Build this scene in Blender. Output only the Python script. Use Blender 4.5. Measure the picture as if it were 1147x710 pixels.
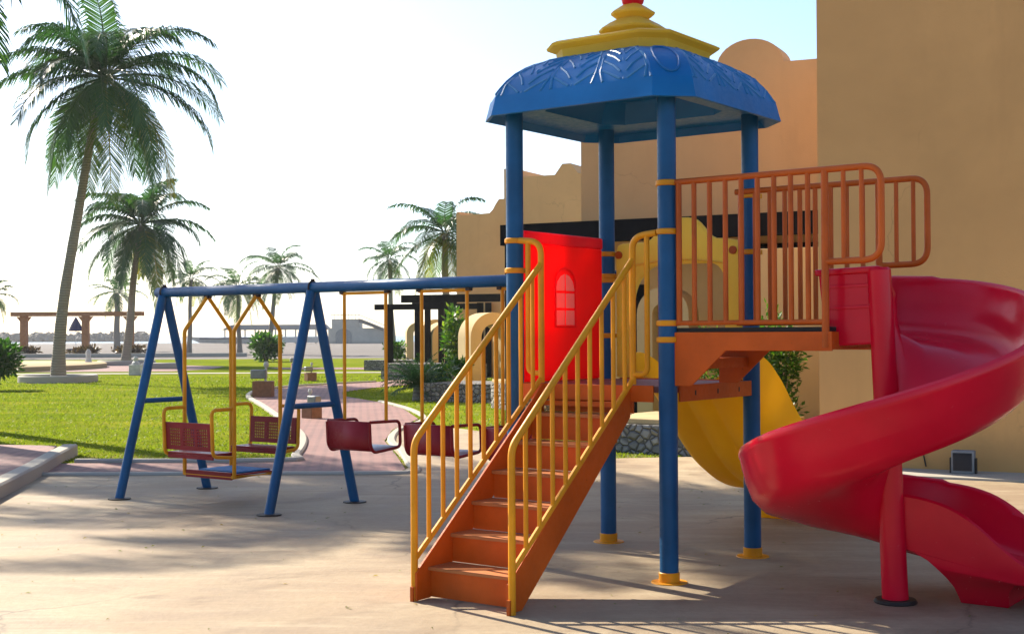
import bpy, bmesh, math, random
from mathutils import Vector, Matrix
R = math.radians
rnd = random.Random(7)
for o in list(bpy.data.objects): bpy.data.objects.remove(o, do_unlink=True)
S = bpy.context.scene
COL = S.collection

# ---------------------------------------------------------------- camera
cam_d = bpy.data.cameras.new('camera'); cam = bpy.data.objects.new('camera', cam_d); COL.objects.link(cam)
cam_d.sensor_width = 36; cam_d.lens = 46.77; cam_d.clip_end = 9000; cam_d.clip_start = 0.05
PITCH, ROLL, EYE = 0.0133, -0.005, 1.51
fw = Vector((0, math.cos(PITCH), math.sin(PITCH))); up0 = Vector((0, -math.sin(PITCH), math.cos(PITCH))); rt0 = Vector((1, 0, 0))
rt = rt0*math.cos(ROLL) + up0*math.sin(ROLL); up = up0*math.cos(ROLL) - rt0*math.sin(ROLL)
cam.matrix_world = Matrix(((rt.x, up.x, -fw.x, 0), (rt.y, up.y, -fw.y, 0), (rt.z, up.z, -fw.z, EYE), (0, 0, 0, 1)))
S.camera = cam

# ---------------------------------------------------------------- light
SUN_EL, SUN_AZ = R(35), R(-43)           # azimuth measured clockwise from +Y; the sun stands ahead of the camera to its left
to_sun = Vector((math.sin(SUN_AZ)*math.cos(SUN_EL), math.cos(SUN_AZ)*math.cos(SUN_EL), math.sin(SUN_EL)))
W = bpy.data.worlds.new('World'); S.world = W; W.use_nodes = True
nt = W.node_tree; nt.nodes.clear()
sky = nt.nodes.new('ShaderNodeTexSky'); sky.sky_type = 'NISHITA'; sky.sun_disc = False
sky.sun_elevation = SUN_EL; sky.sun_rotation = SUN_AZ; sky.air_density = 0.9; sky.dust_density = 1.2; sky.ozone_density = 3.0
bg = nt.nodes.new('ShaderNodeBackground'); bg.inputs['Strength'].default_value = 0.105
wo = nt.nodes.new('ShaderNodeOutputWorld')
nt.links.new(sky.outputs[0], bg.inputs[0]); nt.links.new(bg.outputs[0], wo.inputs[0])
sl = bpy.data.lights.new('sun', 'SUN'); sl.energy = 5.0; sl.angle = R(0.53); sl.color = (1.0, 0.90, 0.74)
so = bpy.data.objects.new('sun', sl); COL.objects.link(so); so.location = (-20, 25, 30)
so.rotation_euler = (-to_sun).to_track_quat('-Z', 'Y').to_euler()
S.view_settings.view_transform = 'Standard'; S.view_settings.look = 'None'
S.view_settings.exposure = 1.3; S.view_settings.gamma = 1.0; S.view_settings.use_curve_mapping = False
S.render.engine = 'CYCLES'

# ---------------------------------------------------------------- helpers
class MB:
    def __init__(s): s.v = []; s.f = []; s.t = []; s.m = []; s.cm = 0
    def face(s, idx): s.f.append(tuple(idx)); s.m.append(s.cm)
    def add(s, vs, fs, tint=0.0):
        n = len(s.v); s.v += [tuple(p) for p in vs]; s.t += [tint]*len(vs)
        for q in fs: s.face([n+i for i in q])
    def box(s, lo, hi, M=None):
        vs = [Vector((x, y, z)) for z in (lo[2], hi[2]) for y in (lo[1], hi[1]) for x in (lo[0], hi[0])]
        if M: vs = [M @ p for p in vs]
        s.add(vs, [(0, 2, 3, 1), (4, 5, 7, 6), (0, 1, 5, 4), (1, 3, 7, 5), (3, 2, 6, 7), (2, 0, 4, 6)])
        return s
    def tube(s, pts, r, seg=10, closed=False, caps=True):
        pts = [Vector(p) for p in pts]; n = len(pts)
        rs = r if isinstance(r, (list, tuple)) else [r]*n
        tan = []
        for i in range(n):
            if closed: d = pts[(i+1) % n]-pts[i-1]
            elif i == 0: d = pts[1]-pts[0]
            elif i == n-1: d = pts[-1]-pts[-2]
            else: d = (pts[i+1]-pts[i]).normalized()+(pts[i]-pts[i-1]).normalized()
            tan.append(d.normalized())
        a = Vector((0, 0, 1)) if abs(tan[0].z) < .9 else Vector((1, 0, 0))
        u = tan[0].cross(a).normalized(); vs = []
        for i in range(n):
            if i: 
                u = (u - tan[i]*u.dot(tan[i])).normalized()
            w = tan[i].cross(u)
            for k in range(seg):
                an = 2*math.pi*k/seg
                vs.append(pts[i]+(u*math.cos(an)+w*math.sin(an))*rs[i])
        fs = []
        for i in range(n if closed else n-1):
            for k in range(seg):
                j = (i+1) % n; k2 = (k+1) % seg
                fs.append((i*seg+k, i*seg+k2, j*seg+k2, j*seg+k))
        if caps and not closed:
            fs.append(tuple(range(seg-1, -1, -1))); fs.append(tuple((n-1)*seg+k for k in range(seg)))
        s.add(vs, fs); return s
    def lathe(s, prof, c=(0, 0, 0), seg=32, caps=True):
        vs = []; n = len(prof)
        for (r, z) in prof:
            for k in range(seg):
                an = 2*math.pi*k/seg; vs.append((c[0]+r*math.cos(an), c[1]+r*math.sin(an), c[2]+z))
        fs = [(i*seg+k, i*seg+(k+1) % seg, (i+1)*seg+(k+1) % seg, (i+1)*seg+k) for i in range(n-1) for k in range(seg)]
        if caps: fs.append(tuple(range(seg-1, -1, -1))); fs.append(tuple((n-1)*seg+k for k in range(seg)))
        s.add(vs, fs); return s
    def prism(s, poly, f0, f1):
        """poly: list of 2-D points; f0/f1 map (p,q)->3-D for the two sides"""
        n = len(poly); vs = [f0(*p) for p in poly]+[f1(*p) for p in poly]
        fs = [tuple(range(n-1, -1, -1)), tuple(range(n, 2*n))]+[(i, (i+1) % n, n+(i+1) % n, n+i) for i in range(n)]
        s.add(vs, fs); return s
    def loft(s, rings, closed=True, caps=True):
        n = len(rings[0]); vs = [p for r_ in rings for p in r_]; fs = []
        for i in range(len(rings)-1):
            for k in range(n if closed else n-1):
                k2 = (k+1) % n; fs.append((i*n+k, i*n+k2, (i+1)*n+k2, (i+1)*n+k))
        if caps: fs.append(tuple(range(n-1, -1, -1))); fs.append(tuple((len(rings)-1)*n+k for k in range(n)))
        s.add(vs, fs); return s
    def build(s, name, mat, parent=None, smooth=35, bevel=0, loc=None, solid=0, fix=True):
        me = bpy.data.meshes.new(name); me.from_pydata(s.v, [], s.f)
        mats = mat if isinstance(mat, (list, tuple)) else [mat]
        for m in mats: me.materials.append(m)
        if len(mats) > 1: me.polygons.foreach_set('material_index', s.m)
        if any(s.t):
            at = me.attributes.new('tint', 'FLOAT', 'POINT'); at.data.foreach_set('value', s.t)
        me.update()
        if fix:
            bm = bmesh.new(); bm.from_mesh(me); bmesh.ops.recalc_face_normals(bm, faces=bm.faces); bm.to_mesh(me); bm.free()
        if smooth:
            me.polygons.foreach_set('use_smooth', [True]*len(me.polygons)); me.set_sharp_from_angle(angle=R(smooth))
        o = bpy.data.objects.new(name, me); COL.objects.link(o)
        if parent: o.parent = parent
        if loc: o.location = loc
        if solid:
            md = o.modifiers.new('solid', 'SOLIDIFY'); md.thickness = solid; md.offset = 0
        if bevel:
            md = o.modifiers.new('bevel', 'BEVEL'); md.width = bevel; md.segments = 2; md.limit_method = 'ANGLE'; md.angle_limit = R(40)
            md.harden_normals = False
        return o
def fillet(pts, r, n=6):
    pts = [Vector(p) for p in pts]; out = [pts[0]]
    for i in range(1, len(pts)-1):
        p, a, b = pts[i], pts[i-1]-pts[i], pts[i+1]-pts[i]
        rr = min(r, a.length*.49, b.length*.49); a.normalize(); b.normalize()
        p0, p1 = p+a*rr, p+b*rr
        for k in range(n+1):
            t = k/n; out.append(p0*(1-t)**2+p*2*t*(1-t)+p1*t*t)
    out.append(pts[-1]); return out
def interp(tab, x):
    if x <= tab[0][0]: return tab[0][1]
    for (x0, y0), (x1, y1) in zip(tab, tab[1:]):
        if x <= x1:
            return y0+(y1-y0)*(x-x0)/(x1-x0)
    return tab[-1][1]
def smoothtab(tab, x, w):
    return sum(interp(tab, x+w*k/4) for k in range(-4, 5))/9
def thing(name, label, cat, loc=(0, 0, 0), rz=0, group=None):
    o = bpy.data.objects.new(name, None); COL.objects.link(o); o.location = loc; o.rotation_euler = (0, 0, rz)
    o.empty_display_size = .2; o['label'] = label; o['category'] = cat
    if group: o['group'] = group
    return o
def tag(o, label, cat, group=None, kind=None):
    o['label'] = label; o['category'] = cat
    if group: o['group'] = group
    if kind: o['kind'] = kind
    return o
def struct(o, label, cat):
    o['kind'] = 'structure'; o['label'] = label; o['category'] = cat; return o

# ---------------------------------------------------------------- materials
def newmat(name):
    m = bpy.data.materials.new(name); m.use_nodes = True; t = m.node_tree; t.nodes.clear()
    out = t.nodes.new('ShaderNodeOutputMaterial'); p = t.nodes.new('ShaderNodeBsdfPrincipled')
    p.inputs['Specular IOR Level'].default_value = .24
    t.links.new(p.outputs[0], out.inputs[0]); return m, t, p, out
def N(t, typ, **kw):
    n = t.nodes.new(typ)
    for k, v in kw.items():
        if k in n.inputs: n.inputs[k].default_value = v
        else: setattr(n, k, v)
    return n
def noise(t, scale, detail=4, rough=.55, vec=None, dist=0):
    n = N(t, 'ShaderNodeTexNoise', Scale=scale, Detail=detail, Roughness=rough, Distortion=dist)
    if vec is not None: t.links.new(vec, n.inputs['Vector'])
    return n.outputs['Fac']
def ramp(t, fac, stops):
    r = t.nodes.new('ShaderNodeValToRGB'); e = r.color_ramp.elements
    while len(e) < len(stops): e.new(0.5)
    for i, (p, c) in enumerate(stops):
        e[i].position = p; e[i].color = (*c, 1) if len(c) == 3 else c
    t.links.new(fac, r.inputs[0]); return r.outputs[0]
def mixc(t, fac, a, b, mode='MIX'):
    n = t.nodes.new('ShaderNodeMix'); n.data_type = 'RGBA'; n.blend_type = mode
    for i, x in ((0, fac), (6, a), (7, b)):
        if isinstance(x, (int, float)): n.inputs[i].default_value = x
        elif isinstance(x, tuple): n.inputs[i].default_value = (*x, 1)
        else: t.links.new(x, n.inputs[i])
    return n.outputs[2]
def bump(t, p, h, strength=.3, dist=.01):
    b = N(t, 'ShaderNodeBump', Strength=strength, Distance=dist); t.links.new(h, b.inputs['Height']); t.links.new(b.outputs[0], p.inputs['Normal'])
def objco(t): return t.nodes.new('ShaderNodeTexCoord').outputs['Object']
def geopos(t): return t.nodes.new('ShaderNodeNewGeometry').outputs['Position']
def paint(name, col, rough=.42, wear=(.10, .045, .02), wearamt=.60, fade=.25):
    col = tuple(x*.62 for x in col)
    m, t, p, o = newmat(name); g = geopos(t)
    f = noise(t, 2.3, 5, .6, g); f2 = noise(t, 38, 5, .65, g)
    c = mixc(t, ramp(t, f, [(.3, (0, 0, 0)), (.75, (1, 1, 1))]), tuple(x*(1-fade) for x in col), tuple(min(1, x*(1+fade)+.004) for x in col))
    c = mixc(t, ramp(t, f2, [(wearamt+.09, (0, 0, 0)), (wearamt+.15, (1, 1, 1))]), c, wear)
    t.links.new(c, p.inputs['Base Color'])
    t.links.new(ramp(t, f2, [(.3, (rough-.1,)*3), (.7, (rough+.18,)*3)]), p.inputs['Roughness'])
    bump(t, p, noise(t, 60, 3, .5, g), .12, .004); return m
def plastic(name, col, rough=.34, trans=0, tcol=None, var=.18, bmp=.06, rv=.22):
    if not trans: col = tuple(x*.62 for x in col)
    elif trans < .2: col = tuple(x*.66 for x in col)
    m, t, p, o = newmat(name); g = geopos(t)
    f = noise(t, 1.7, 4, .6, g)
    c = mixc(t, ramp(t, f, [(.3, (0, 0, 0)), (.7, (1, 1, 1))]), tuple(x*(1-var) for x in col), tuple(min(1, x*(1+var)+.003) for x in col))
    sc = noise(t, 26, 6, .7, g)
    c = mixc(t, ramp(t, sc, [(.64, (0, 0, 0)), (.82, (.22,)*3)]), c, tuple(min(1, x*.7+.06) for x in col))
    t.links.new(c, p.inputs['Base Color']); t.links.new(ramp(t, sc, [(.3, (rough-.06,)*3), (.75, (rough+rv,)*3)]), p.inputs['Roughness'])
    bump(t, p, noise(t, 9, 3, .5, g), bmp, .02)
    if trans:
        tr = N(t, 'ShaderNodeBsdfTranslucent'); tr.inputs['Color'].default_value = (*(tcol or col), 1)
        mx = t.nodes.new('ShaderNodeMixShader'); mx.inputs[0].default_value = trans
        t.links.new(p.outputs[0], mx.inputs[1]); t.links.new(tr.outputs[0], mx.inputs[2]); t.links.new(mx.outputs[0], o.inputs[0])
    return m
def plain(name, col, rough=.7, metal=0, nscale=6, var=.2, bmp=.15):
    col = tuple(x*.66 for x in col)
    m, t, p, o = newmat(name); g = geopos(t); f = noise(t, nscale, 5, .6, g)
    c = mixc(t, ramp(t, f, [(.3, (0, 0, 0)), (.7, (1, 1, 1))]), tuple(x*(1-var) for x in col), tuple(min(1, x*(1+var)) for x in col))
    t.links.new(c, p.inputs['Base Color']); p.inputs['Roughness'].default_value = rough; p.inputs['Metallic'].default_value = metal
    bump(t, p, noise(t, nscale*8, 4, .6, g), bmp, .01); return m
def leafmat(name, stops, trans=.42, rough=.42):
    m, t, p, o = newmat(name)
    at = N(t, 'ShaderNodeAttribute', attribute_name='tint')
    c = ramp(t, at.outputs['Fac'], stops); t.links.new(c, p.inputs['Base Color']); p.inputs['Roughness'].default_value = rough
    tr = t.nodes.new('ShaderNodeBsdfTranslucent'); c2 = mixc(t, 1.0, c, (1.7, 2.0, .5), 'MULTIPLY'); t.links.new(c2, tr.inputs['Color'])
    mx = t.nodes.new('ShaderNodeMixShader'); mx.inputs[0].default_value = trans
    t.links.new(p.outputs[0], mx.inputs[1]); t.links.new(tr.outputs[0], mx.inputs[2]); t.links.new(mx.outputs[0], o.inputs[0]); return m

M = {}
M['blue'] = paint('blue_paint', (.004, .125, .33), .38, (.05, .04, .04), .62)
M['yellow'] = paint('yellow_paint', (1.15, .46, .006), .45, (.16, .06, .012), .60)
M['orange'] = paint('orange_paint', (.90, .145, .003), .5, (.13, .04, .015), .60)
M['rail'] = paint('brown_orange_paint', (.78, .145, .008), .45, (.12, .045, .02), .60)
M['crimson'] = plastic('crimson_plastic', (1.0, .0008, .034), .20, 0, None, .12, .015, .10)
M['crimson'].node_tree.nodes['Principled BSDF'].inputs['Specular IOR Level'].default_value = .26
M['roofblue'] = plastic('roof_blue_plastic', (.002, .205, .56), .34)
M['reliefblue'] = plastic('relief_blue_plastic', (.05, .28, .58), .28)
M['yplastic'] = plastic('yellow_plastic', (1.0, .60, .02), .34, .60, (1.0, .64, .03))
M['hoodyellow'] = plastic('sunlit_yellow_plastic', (1.0, .72, .13), .36, .52, (1.0, .80, .16))  # hood yellow raised in the colour for sunlight it barely catches
M['redlip'] = plastic('red_panel_lip', (.80, .004, .03), .34, .42, (1.0, .004, .03))
M['capyellow'] = plastic('cap_yellow_plastic', (1.0, .64, .08), .36, .5, (1.0, .70, .10))
M['redglow'] = plastic('red_panel_plastic', (.80, .006, .012), .34, .62, (1.0, .004, .010))
M['redpale'] = plastic('red_panel_window', (1.0, .75, .6), .36, .8, (1.0, .95, .8))
M['finialred'] = plastic('red_finial_plastic', (.75, .012, .03), .3, .2)
M['seatred'] = paint('red_seat_paint', (.37, .006, .016), .38, (.10, .03, .03), .63)
M['seattop'] = paint('worn_sheen_seat_top', (.50, .46, .52), .35, (.30, .06, .07), .62)  # pale grey base paints the sheen onto the worn seat
M['tread'] = paint('worn_tread', (.70, .24, .07), .55, (.20, .12, .08), .53)
M['matblue'] = plain('blue_rubber_mat', (.02, .20, .50), .7, 0, 30)
M['rubber'] = plain('dark_rubber', (.035, .034, .033), .7)
M['deckpink'] = paint('worn_deck', (.40, .16, .13), .5, (.2, .12, .1), .55)
M['steel'] = plain('dark_rusty_steel', (.055, .045, .04), .6, .3)
M['blackwood'] = plain('black_stained_wood', (.016, .018, .022), .95, 0, 6, .2, .05); M['blackwood'].node_tree.nodes['Principled BSDF'].inputs['Specular IOR Level'].default_value = 0
M['orangewood'] = plain('orange_painted_post', (.50, .20, .07), .7)
M['white'] = plain('white_paint', (.72, .70, .66), .6)
M['grey'] = plain('grey_render', (.34, .34, .34), .8)
M['navy'] = plain('navy_canvas', (.012, .02, .10), .8)
M['terracotta'] = plain('terracotta_block', (.38, .19, .10), .85, 0, 12)
M['glass'] = plain('dark_glass', (.02, .03, .045), .08, 0, 3, .3, 0)
M['rock'] = plain('breakwater_rock', (.16, .15, .14), .9, 0, .6, .5)
M['lampgrey'] = plain('grey_lamp_metal', (.30, .31, .31), .45, .5)
M['trunk'] = None

def trunk_mat():
    m, t, p, o = newmat('palm_trunk'); g = objco(t)
    w = N(t, 'ShaderNodeTexWave', wave_type='BANDS', bands_direction='Z', Scale=3.6, Distortion=2.2, Detail=3)
    w.inputs['Detail Scale'].default_value = 2.0; t.links.new(g, w.inputs['Vector'])
    f = noise(t, 5, 6, .65, g)
    c = mixc(t, w.outputs['Fac'], (.17, .145, .12), (.30, .26, .215)); c = mixc(t, ramp(t, f, [(.35, (0, 0, 0)), (.7, (1, 1, 1))]), c, (.22, .19, .16))
    t.links.new(c, p.inputs['Base Color']); p.inputs['Roughness'].default_value = .9; bump(t, p, w.outputs['Fac'], .6, .03); return m
M['trunk'] = trunk_mat()
M['palm'] = leafmat('palm_leaf', [(0, (.018, .054, .034)), (.55, (.040, .088, .032)), (.8, (.13, .15, .03)), (1, (.26, .17, .05))], .40, .34)
M['leaf'] = leafmat('shrub_leaf', [(0, (.018, .055, .014)), (.6, (.05, .12, .022)), (1, (.20, .26, .05))], .4)
M['grassblade'] = leafmat('grass_blade', [(0, (.080, .110, .012)), (.7, (.160, .185, .018)), (1, (.24, .20, .05))], .42, .6)
M['redleaf'] = leafmat('dark_red_leaf', [(0, (.03, .02, .015)), (.6, (.07, .035, .025)), (1, (.12, .08, .03))], .3)

def concrete_mat():
    m, t, p, o = newmat('worn_concrete'); g = geopos(t)
    big = noise(t, .28, 5, .6, g, .6); mid = noise(t, 1.3, 6, .65, g, .8); fine = noise(t, 22, 6, .7, g); spk = noise(t, 120, 3, .6, g)
    c = ramp(t, mid, [(.28, (.31, .255, .205)), (.48, (.44, .385, .315)), (.72, (.54, .49, .41))])
    c = mixc(t, ramp(t, big, [(.42, (0, 0, 0)), (.66, (.75,)*3)]), c, (.35, .27, .215))
    mps = N(t, 'ShaderNodeMapping'); mps.inputs['Rotation'].default_value = (0, 0, R(25)); mps.inputs['Scale'].default_value = (.5, 2.6, 1); t.links.new(g, mps.inputs[0])
    sw = noise(t, 1.7, 6, .68, mps.outputs[0], .7)
    c = mixc(t, ramp(t, sw, [(.52, (0, 0, 0)), (.72, (.6,)*3)]), c, (.58, .54, .46)); c = mixc(t, ramp(t, sw, [(.30, (.6,)*3), (.46, (0, 0, 0))]), c, (.30, .235, .185))
    st = noise(t, .75, 3, .5, g, 1.5)
    c = mixc(t, ramp(t, st, [(.60, (0, 0, 0)), (.70, (.6,)*3)]), c, (.235, .185, .15))
    c = mixc(t, ramp(t, fine, [(.3, (.55,)*3), (.6, (0, 0, 0))]), c, mixc(t, .5, c, (.24, .20, .16)))
    c = mixc(t, ramp(t, spk, [(.66, (0, 0, 0)), (.74, (.5,)*3)]), c, (.16, .13, .11))
    v = N(t, 'ShaderNodeTexVoronoi', feature='DISTANCE_TO_EDGE', Scale=.32)
    wob = N(t, 'ShaderNodeVectorMath', operation='ADD'); nn = N(t, 'ShaderNodeTexNoise', Scale=2.2, Detail=6)
    sc = N(t, 'ShaderNodeVectorMath', operation='SCALE'); sc.inputs['Scale'].default_value = .55
    t.links.new(g, nn.inputs['Vector']); t.links.new(nn.outputs['Color'], sc.inputs[0]); t.links.new(g, wob.inputs[0]); t.links.new(sc.outputs[0], wob.inputs[1])
    t.links.new(wob.outputs[0], v.inputs['Vector'])
    crack = ramp(t, v.outputs['Distance'], [(.0, (.7,)*3), (.006, (0, 0, 0))])
    gate = ramp(t, noise(t, .5, 2, .5, g), [(.5, (0, 0, 0)), (.6, (1, 1, 1))])
    cg = N(t, 'ShaderNodeMath', operation='MULTIPLY'); t.links.new(crack, cg.inputs[0]); t.links.new(gate, cg.inputs[1])
    c = mixc(t, cg.outputs[0], c, (.12, .10, .085))
    c = mixc(t, 1.0, c, (.75, .665, .52), 'MULTIPLY')
    t.links.new(c, p.inputs['Base Color']); t.links.new(ramp(t, mid, [(.3, (.62,)*3), (.7, (.85,)*3)]), p.inputs['Roughness'])
    h = N(t, 'ShaderNodeMath', operation='ADD'); t.links.new(fine, h.inputs[0]); t.links.new(mid, h.inputs[1]); bump(t, p, h.outputs[0], .35, .012); return m
M['concrete'] = concrete_mat()
def paver_mat():
    m, t, p, o = newmat('pink_pavers'); g = geopos(t)
    mp = N(t, 'ShaderNodeMapping'); mp.inputs['Rotation'].default_value = (0, 0, R(30)); t.links.new(g, mp.inputs[0])
    b = N(t, 'ShaderNodeTexBrick', Scale=3.4); b.offset = .5
    for k, v in (('Color1', (.43, .255, .23, 1)), ('Color2', (.33, .20, .185, 1)), ('Mortar', (.12, .085, .08, 1)), ('Mortar Size', .05), ('Brick Width', .62), ('Row Height', .42), ('Bias', -.1)): b.inputs[k].default_value = v
    t.links.new(mp.outputs[0], b.inputs['Vector'])
    c = mixc(t, ramp(t, noise(t, 1.2, 5, .6, g), [(.3, (0, 0, 0)), (.75, (.7,)*3)]), b.outputs['Color'], (.46, .33, .28))
    c = mixc(t, 1.0, c, (.58, .47, .46), 'MULTIPLY')
    t.links.new(c, p.inputs['Base Color']); p.inputs['Roughness'].default_value = .75
    bump(t, p, b.outputs['Fac'], -.5, .01); return m
M['paver'] = paver_mat()
def stone_mat():
    m, t, p, o = newmat('cobble_stone_wall'); g = objco(t)
    mp = N(t, 'ShaderNodeMapping'); mp.inputs['Scale'].default_value = (1, 1, 1.15); t.links.new(g, mp.inputs[0])
    v = N(t, 'ShaderNodeTexVoronoi', feature='DISTANCE_TO_EDGE', Scale=8.5); v2 = N(t, 'ShaderNodeTexVoronoi', Scale=8.5)
    for x in (v, v2): t.links.new(mp.outputs[0], x.inputs['Vector']); x.inputs['Randomness'].default_value = .85
    s = ramp(t, v2.outputs['Color'], [(.2, (.17, .165, .155)), (.55, (.27, .26, .24)), (.85, (.36, .33, .29))])
    c = mixc(t, ramp(t, v.outputs['Distance'], [(.03, (1, 1, 1)), (.09, (0, 0, 0))]), s, (.095, .09, .085))
    t.links.new(c, p.inputs['Base Color']); p.inputs['Roughness'].default_value = .85
    bump(t, p, ramp(t, v.outputs['Distance'], [(0, (0, 0, 0)), (.2, (1, 1, 1))]), .9, .05); return m
M['stone'] = stone_mat()
def stucco_mat(name, col):
    col = tuple(x*.95 for x in col)
    m, t, p, o = newmat(name); g = geopos(t)
    a = noise(t, .35, 5, .6, g, .5); b = noise(t, 1.6, 6, .7, g)
    mp = N(t, 'ShaderNodeMapping'); mp.inputs['Scale'].default_value = (1.4, 1.4, .18); t.links.new(g, mp.inputs[0]); st = noise(t, 1.6, 5, .65, mp.outputs[0])
    c = mixc(t, ramp(t, a, [(.32, (0, 0, 0)), (.7, (1, 1, 1))]), tuple(x*.88 for x in col), tuple(x*1.08 for x in col))
    c = mixc(t, ramp(t, b, [(.5, (0, 0, 0)), (.8, (.35,)*3)]), c, tuple(x*.78 for x in col))
    c = mixc(t, ramp(t, st, [(.55, (0, 0, 0)), (.8, (.30,)*3)]), c, tuple(x*.72 for x in col))
    v = N(t, 'ShaderNodeTexVoronoi', feature='DISTANCE_TO_EDGE', Scale=.55); wn = N(t, 'ShaderNodeTexNoise', Scale=1.6, Detail=7); t.links.new(g, wn.inputs['Vector'])
    va = N(t, 'ShaderNodeVectorMath', operation='MULTIPLY_ADD'); va.inputs[1].default_value = (.9, .9, .9); t.links.new(wn.outputs['Color'], va.inputs[0]); t.links.new(g, va.inputs[2]); t.links.new(va.outputs[0], v.inputs['Vector'])
    cr = N(t, 'ShaderNodeMath', operation='MULTIPLY'); t.links.new(ramp(t, v.outputs['Distance'], [(0, (.45,)*3), (.005, (0, 0, 0))]), cr.inputs[0]); t.links.new(ramp(t, noise(t, .7, 2, .5, g), [(.54, (0, 0, 0)), (.62, (1, 1, 1))]), cr.inputs[1])
    c = mixc(t, cr.outputs[0], c, tuple(x*.45 for x in col))
    sp = N(t, 'ShaderNodeSeparateXYZ'); t.links.new(g, sp.inputs[0]); ma = N(t, 'ShaderNodeMath', operation='MULTIPLY_ADD'); ma.inputs[1].default_value = -.55; t.links.new(b, ma.inputs[0]); t.links.new(sp.outputs['Z'], ma.inputs[2])
    dr = ramp(t, ma.outputs[0], [(0, (.5,)*3), (.22, (0, 0, 0))]); c = mixc(t, dr, c, tuple(x*.62 for x in col))
    t.links.new(c, p.inputs['Base Color']); p.inputs['Roughness'].default_value = .9
    bump(t, p, noise(t, 60, 5, .7, g), .35, .008); return m
M['stucco'] = stucco_mat('ochre_stucco', (.74, .395, .140))
M['stucco2'] = stucco_mat('pale_ochre_stucco', (.66, .405, .185))
M['cream'] = stucco_mat('cream_render', (.50, .38, .20))
M['kerb'] = stucco_mat('kerb_concrete', (.47, .43, .36))
def lawn_mat():
    m, t, p, o = newmat('lawn_soil_grass'); g = geopos(t)
    a = noise(t, .16, 5, .6, g, .5); b = noise(t, 1.1, 6, .7, g); f = noise(t, 26, 5, .75, g)
    mp = N(t, 'ShaderNodeMapping'); mp.inputs['Scale'].default_value = (.25, 1, 1); t.links.new(g, mp.inputs[0]); b2 = noise(t, .8, 5, .65, mp.outputs[0])
    c = mixc(t, ramp(t, a, [(.35, (0, 0, 0)), (.7, (1, 1, 1))]), (.140, .185, .016), (.205, .230, .022))
    c = mixc(t, ramp(t, b, [(.4, (0, 0, 0)), (.75, (.8,)*3)]), c, (.085, .125, .012))
    c = mixc(t, ramp(t, b2, [(.50, (0, 0, 0)), (.70, (.75,)*3)]), c, (.29, .265, .035))  # yellower stretched bands put sunlit streaks into the lawn colour
    sp = N(t, 'ShaderNodeSeparateXYZ'); t.links.new(g, sp.inputs[0])
    ad = N(t, 'ShaderNodeMath', operation='MULTIPLY_ADD'); ad.inputs[1].default_value = 2.6; t.links.new(b, ad.inputs[0]); t.links.new(sp.outputs['Y'], ad.inputs[2])
    mr = N(t, 'ShaderNodeMapRange'); mr.inputs['From Min'].default_value = 17.1; mr.inputs['From Max'].default_value = 18.6; mr.inputs['To Min'].default_value = .8; mr.inputs['To Max'].default_value = 0; t.links.new(ad.outputs[0], mr.inputs['Value'])
    c = mixc(t, mr.outputs[0], c, (.19, .145, .07))
    c = mixc(t, ramp(t, f, [(.3, (.4,)*3), (.6, (0, 0, 0))]), c, (.075, .12, .008))
    t.links.new(c, p.inputs['Base Color']); p.inputs['Roughness'].default_value = .95; p.inputs['Specular IOR Level'].default_value = .0
    bump(t, p, f, .5, .05); return m
M['lawn'] = lawn_mat()
def sand_mat():
    m, t, p, o = newmat('beach_sand'); g = geopos(t); a = noise(t, .06, 6, .65, g)
    c = ramp(t, a, [(.3, (.115, .10, .09)), (.7, (.150, .132, .118))]); t.links.new(c, p.inputs['Base Color']); p.inputs['Roughness'].default_value = .95
    bump(t, p, noise(t, 1.5, 6, .7, g), .6, .15); return m
M['sand'] = sand_mat()
def sea_mat():
    m, t, p, o = newmat('sea_water'); g = geopos(t); p.inputs['Base Color'].default_value = (.05, .09, .11, 1); p.inputs['Roughness'].default_value = .22
    mp = N(t, 'ShaderNodeMapping'); mp.inputs['Scale'].default_value = (.08, .25, 1); t.links.new(g, mp.inputs[0])
    bump(t, p, noise(t, 1.0, 6, .65, mp.outputs[0]), .5, 1.2); return m
M['sea'] = sea_mat()

# ---------------------------------------------------------------- setting: ground sheets
def sheet(name, poly, z, mat, parent=None, thick=0.0):
    b = MB()
    if thick: b.prism(poly, lambda x, y: (x, y, z-thick), lambda x, y: (x, y, z))
    else: b.add([(x, y, z) for x, y in poly], [tuple(range(len(poly)))])
    return b.build(name, mat, parent, smooth=0)
struct(sheet('ground', [(-4000, -300), (4000, -300), (4000, 6000), (-4000, 6000)], -.35, M['sand']), 'flat sandy ground reaching to the horizon', 'ground')
struct(sheet('beach', [(-500, 80), (400, 80), (400, 300), (-500, 300)], -.012, M['sand']), 'wide grey brown sand beach behind the lawn', 'beach')
struct(sheet('sea', [(-4000, 296), (4000, 296), (4000, 6000), (-4000, 6000)], -.05, M['sea']), 'bright pale sea along the horizon', 'sea')
struct(sheet('lawn', [(-60, 14), (40, 14), (40, 40), (30, 88.5), (-60, 86.5)], 0.0, M['lawn']), 'sunlit green lawn behind the swings', 'lawn')
pad = [(-30, -12), (30, -12), (30, 30), (6.5, 24), (4, 16.6), (1.0, 16.1), (.2, 19.5), (-.9, 21.5), (-1.78, 21.0), (-1.80, 18.9), (-1.55, 17.4), (-1.18, 15.2), (-1.25, 14.52), (-30, 14.52)]
struct(sheet('concrete_pad', pad, .008, M['concrete']), 'worn beige concrete pad with stains under the playground', 'pavement')
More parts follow.
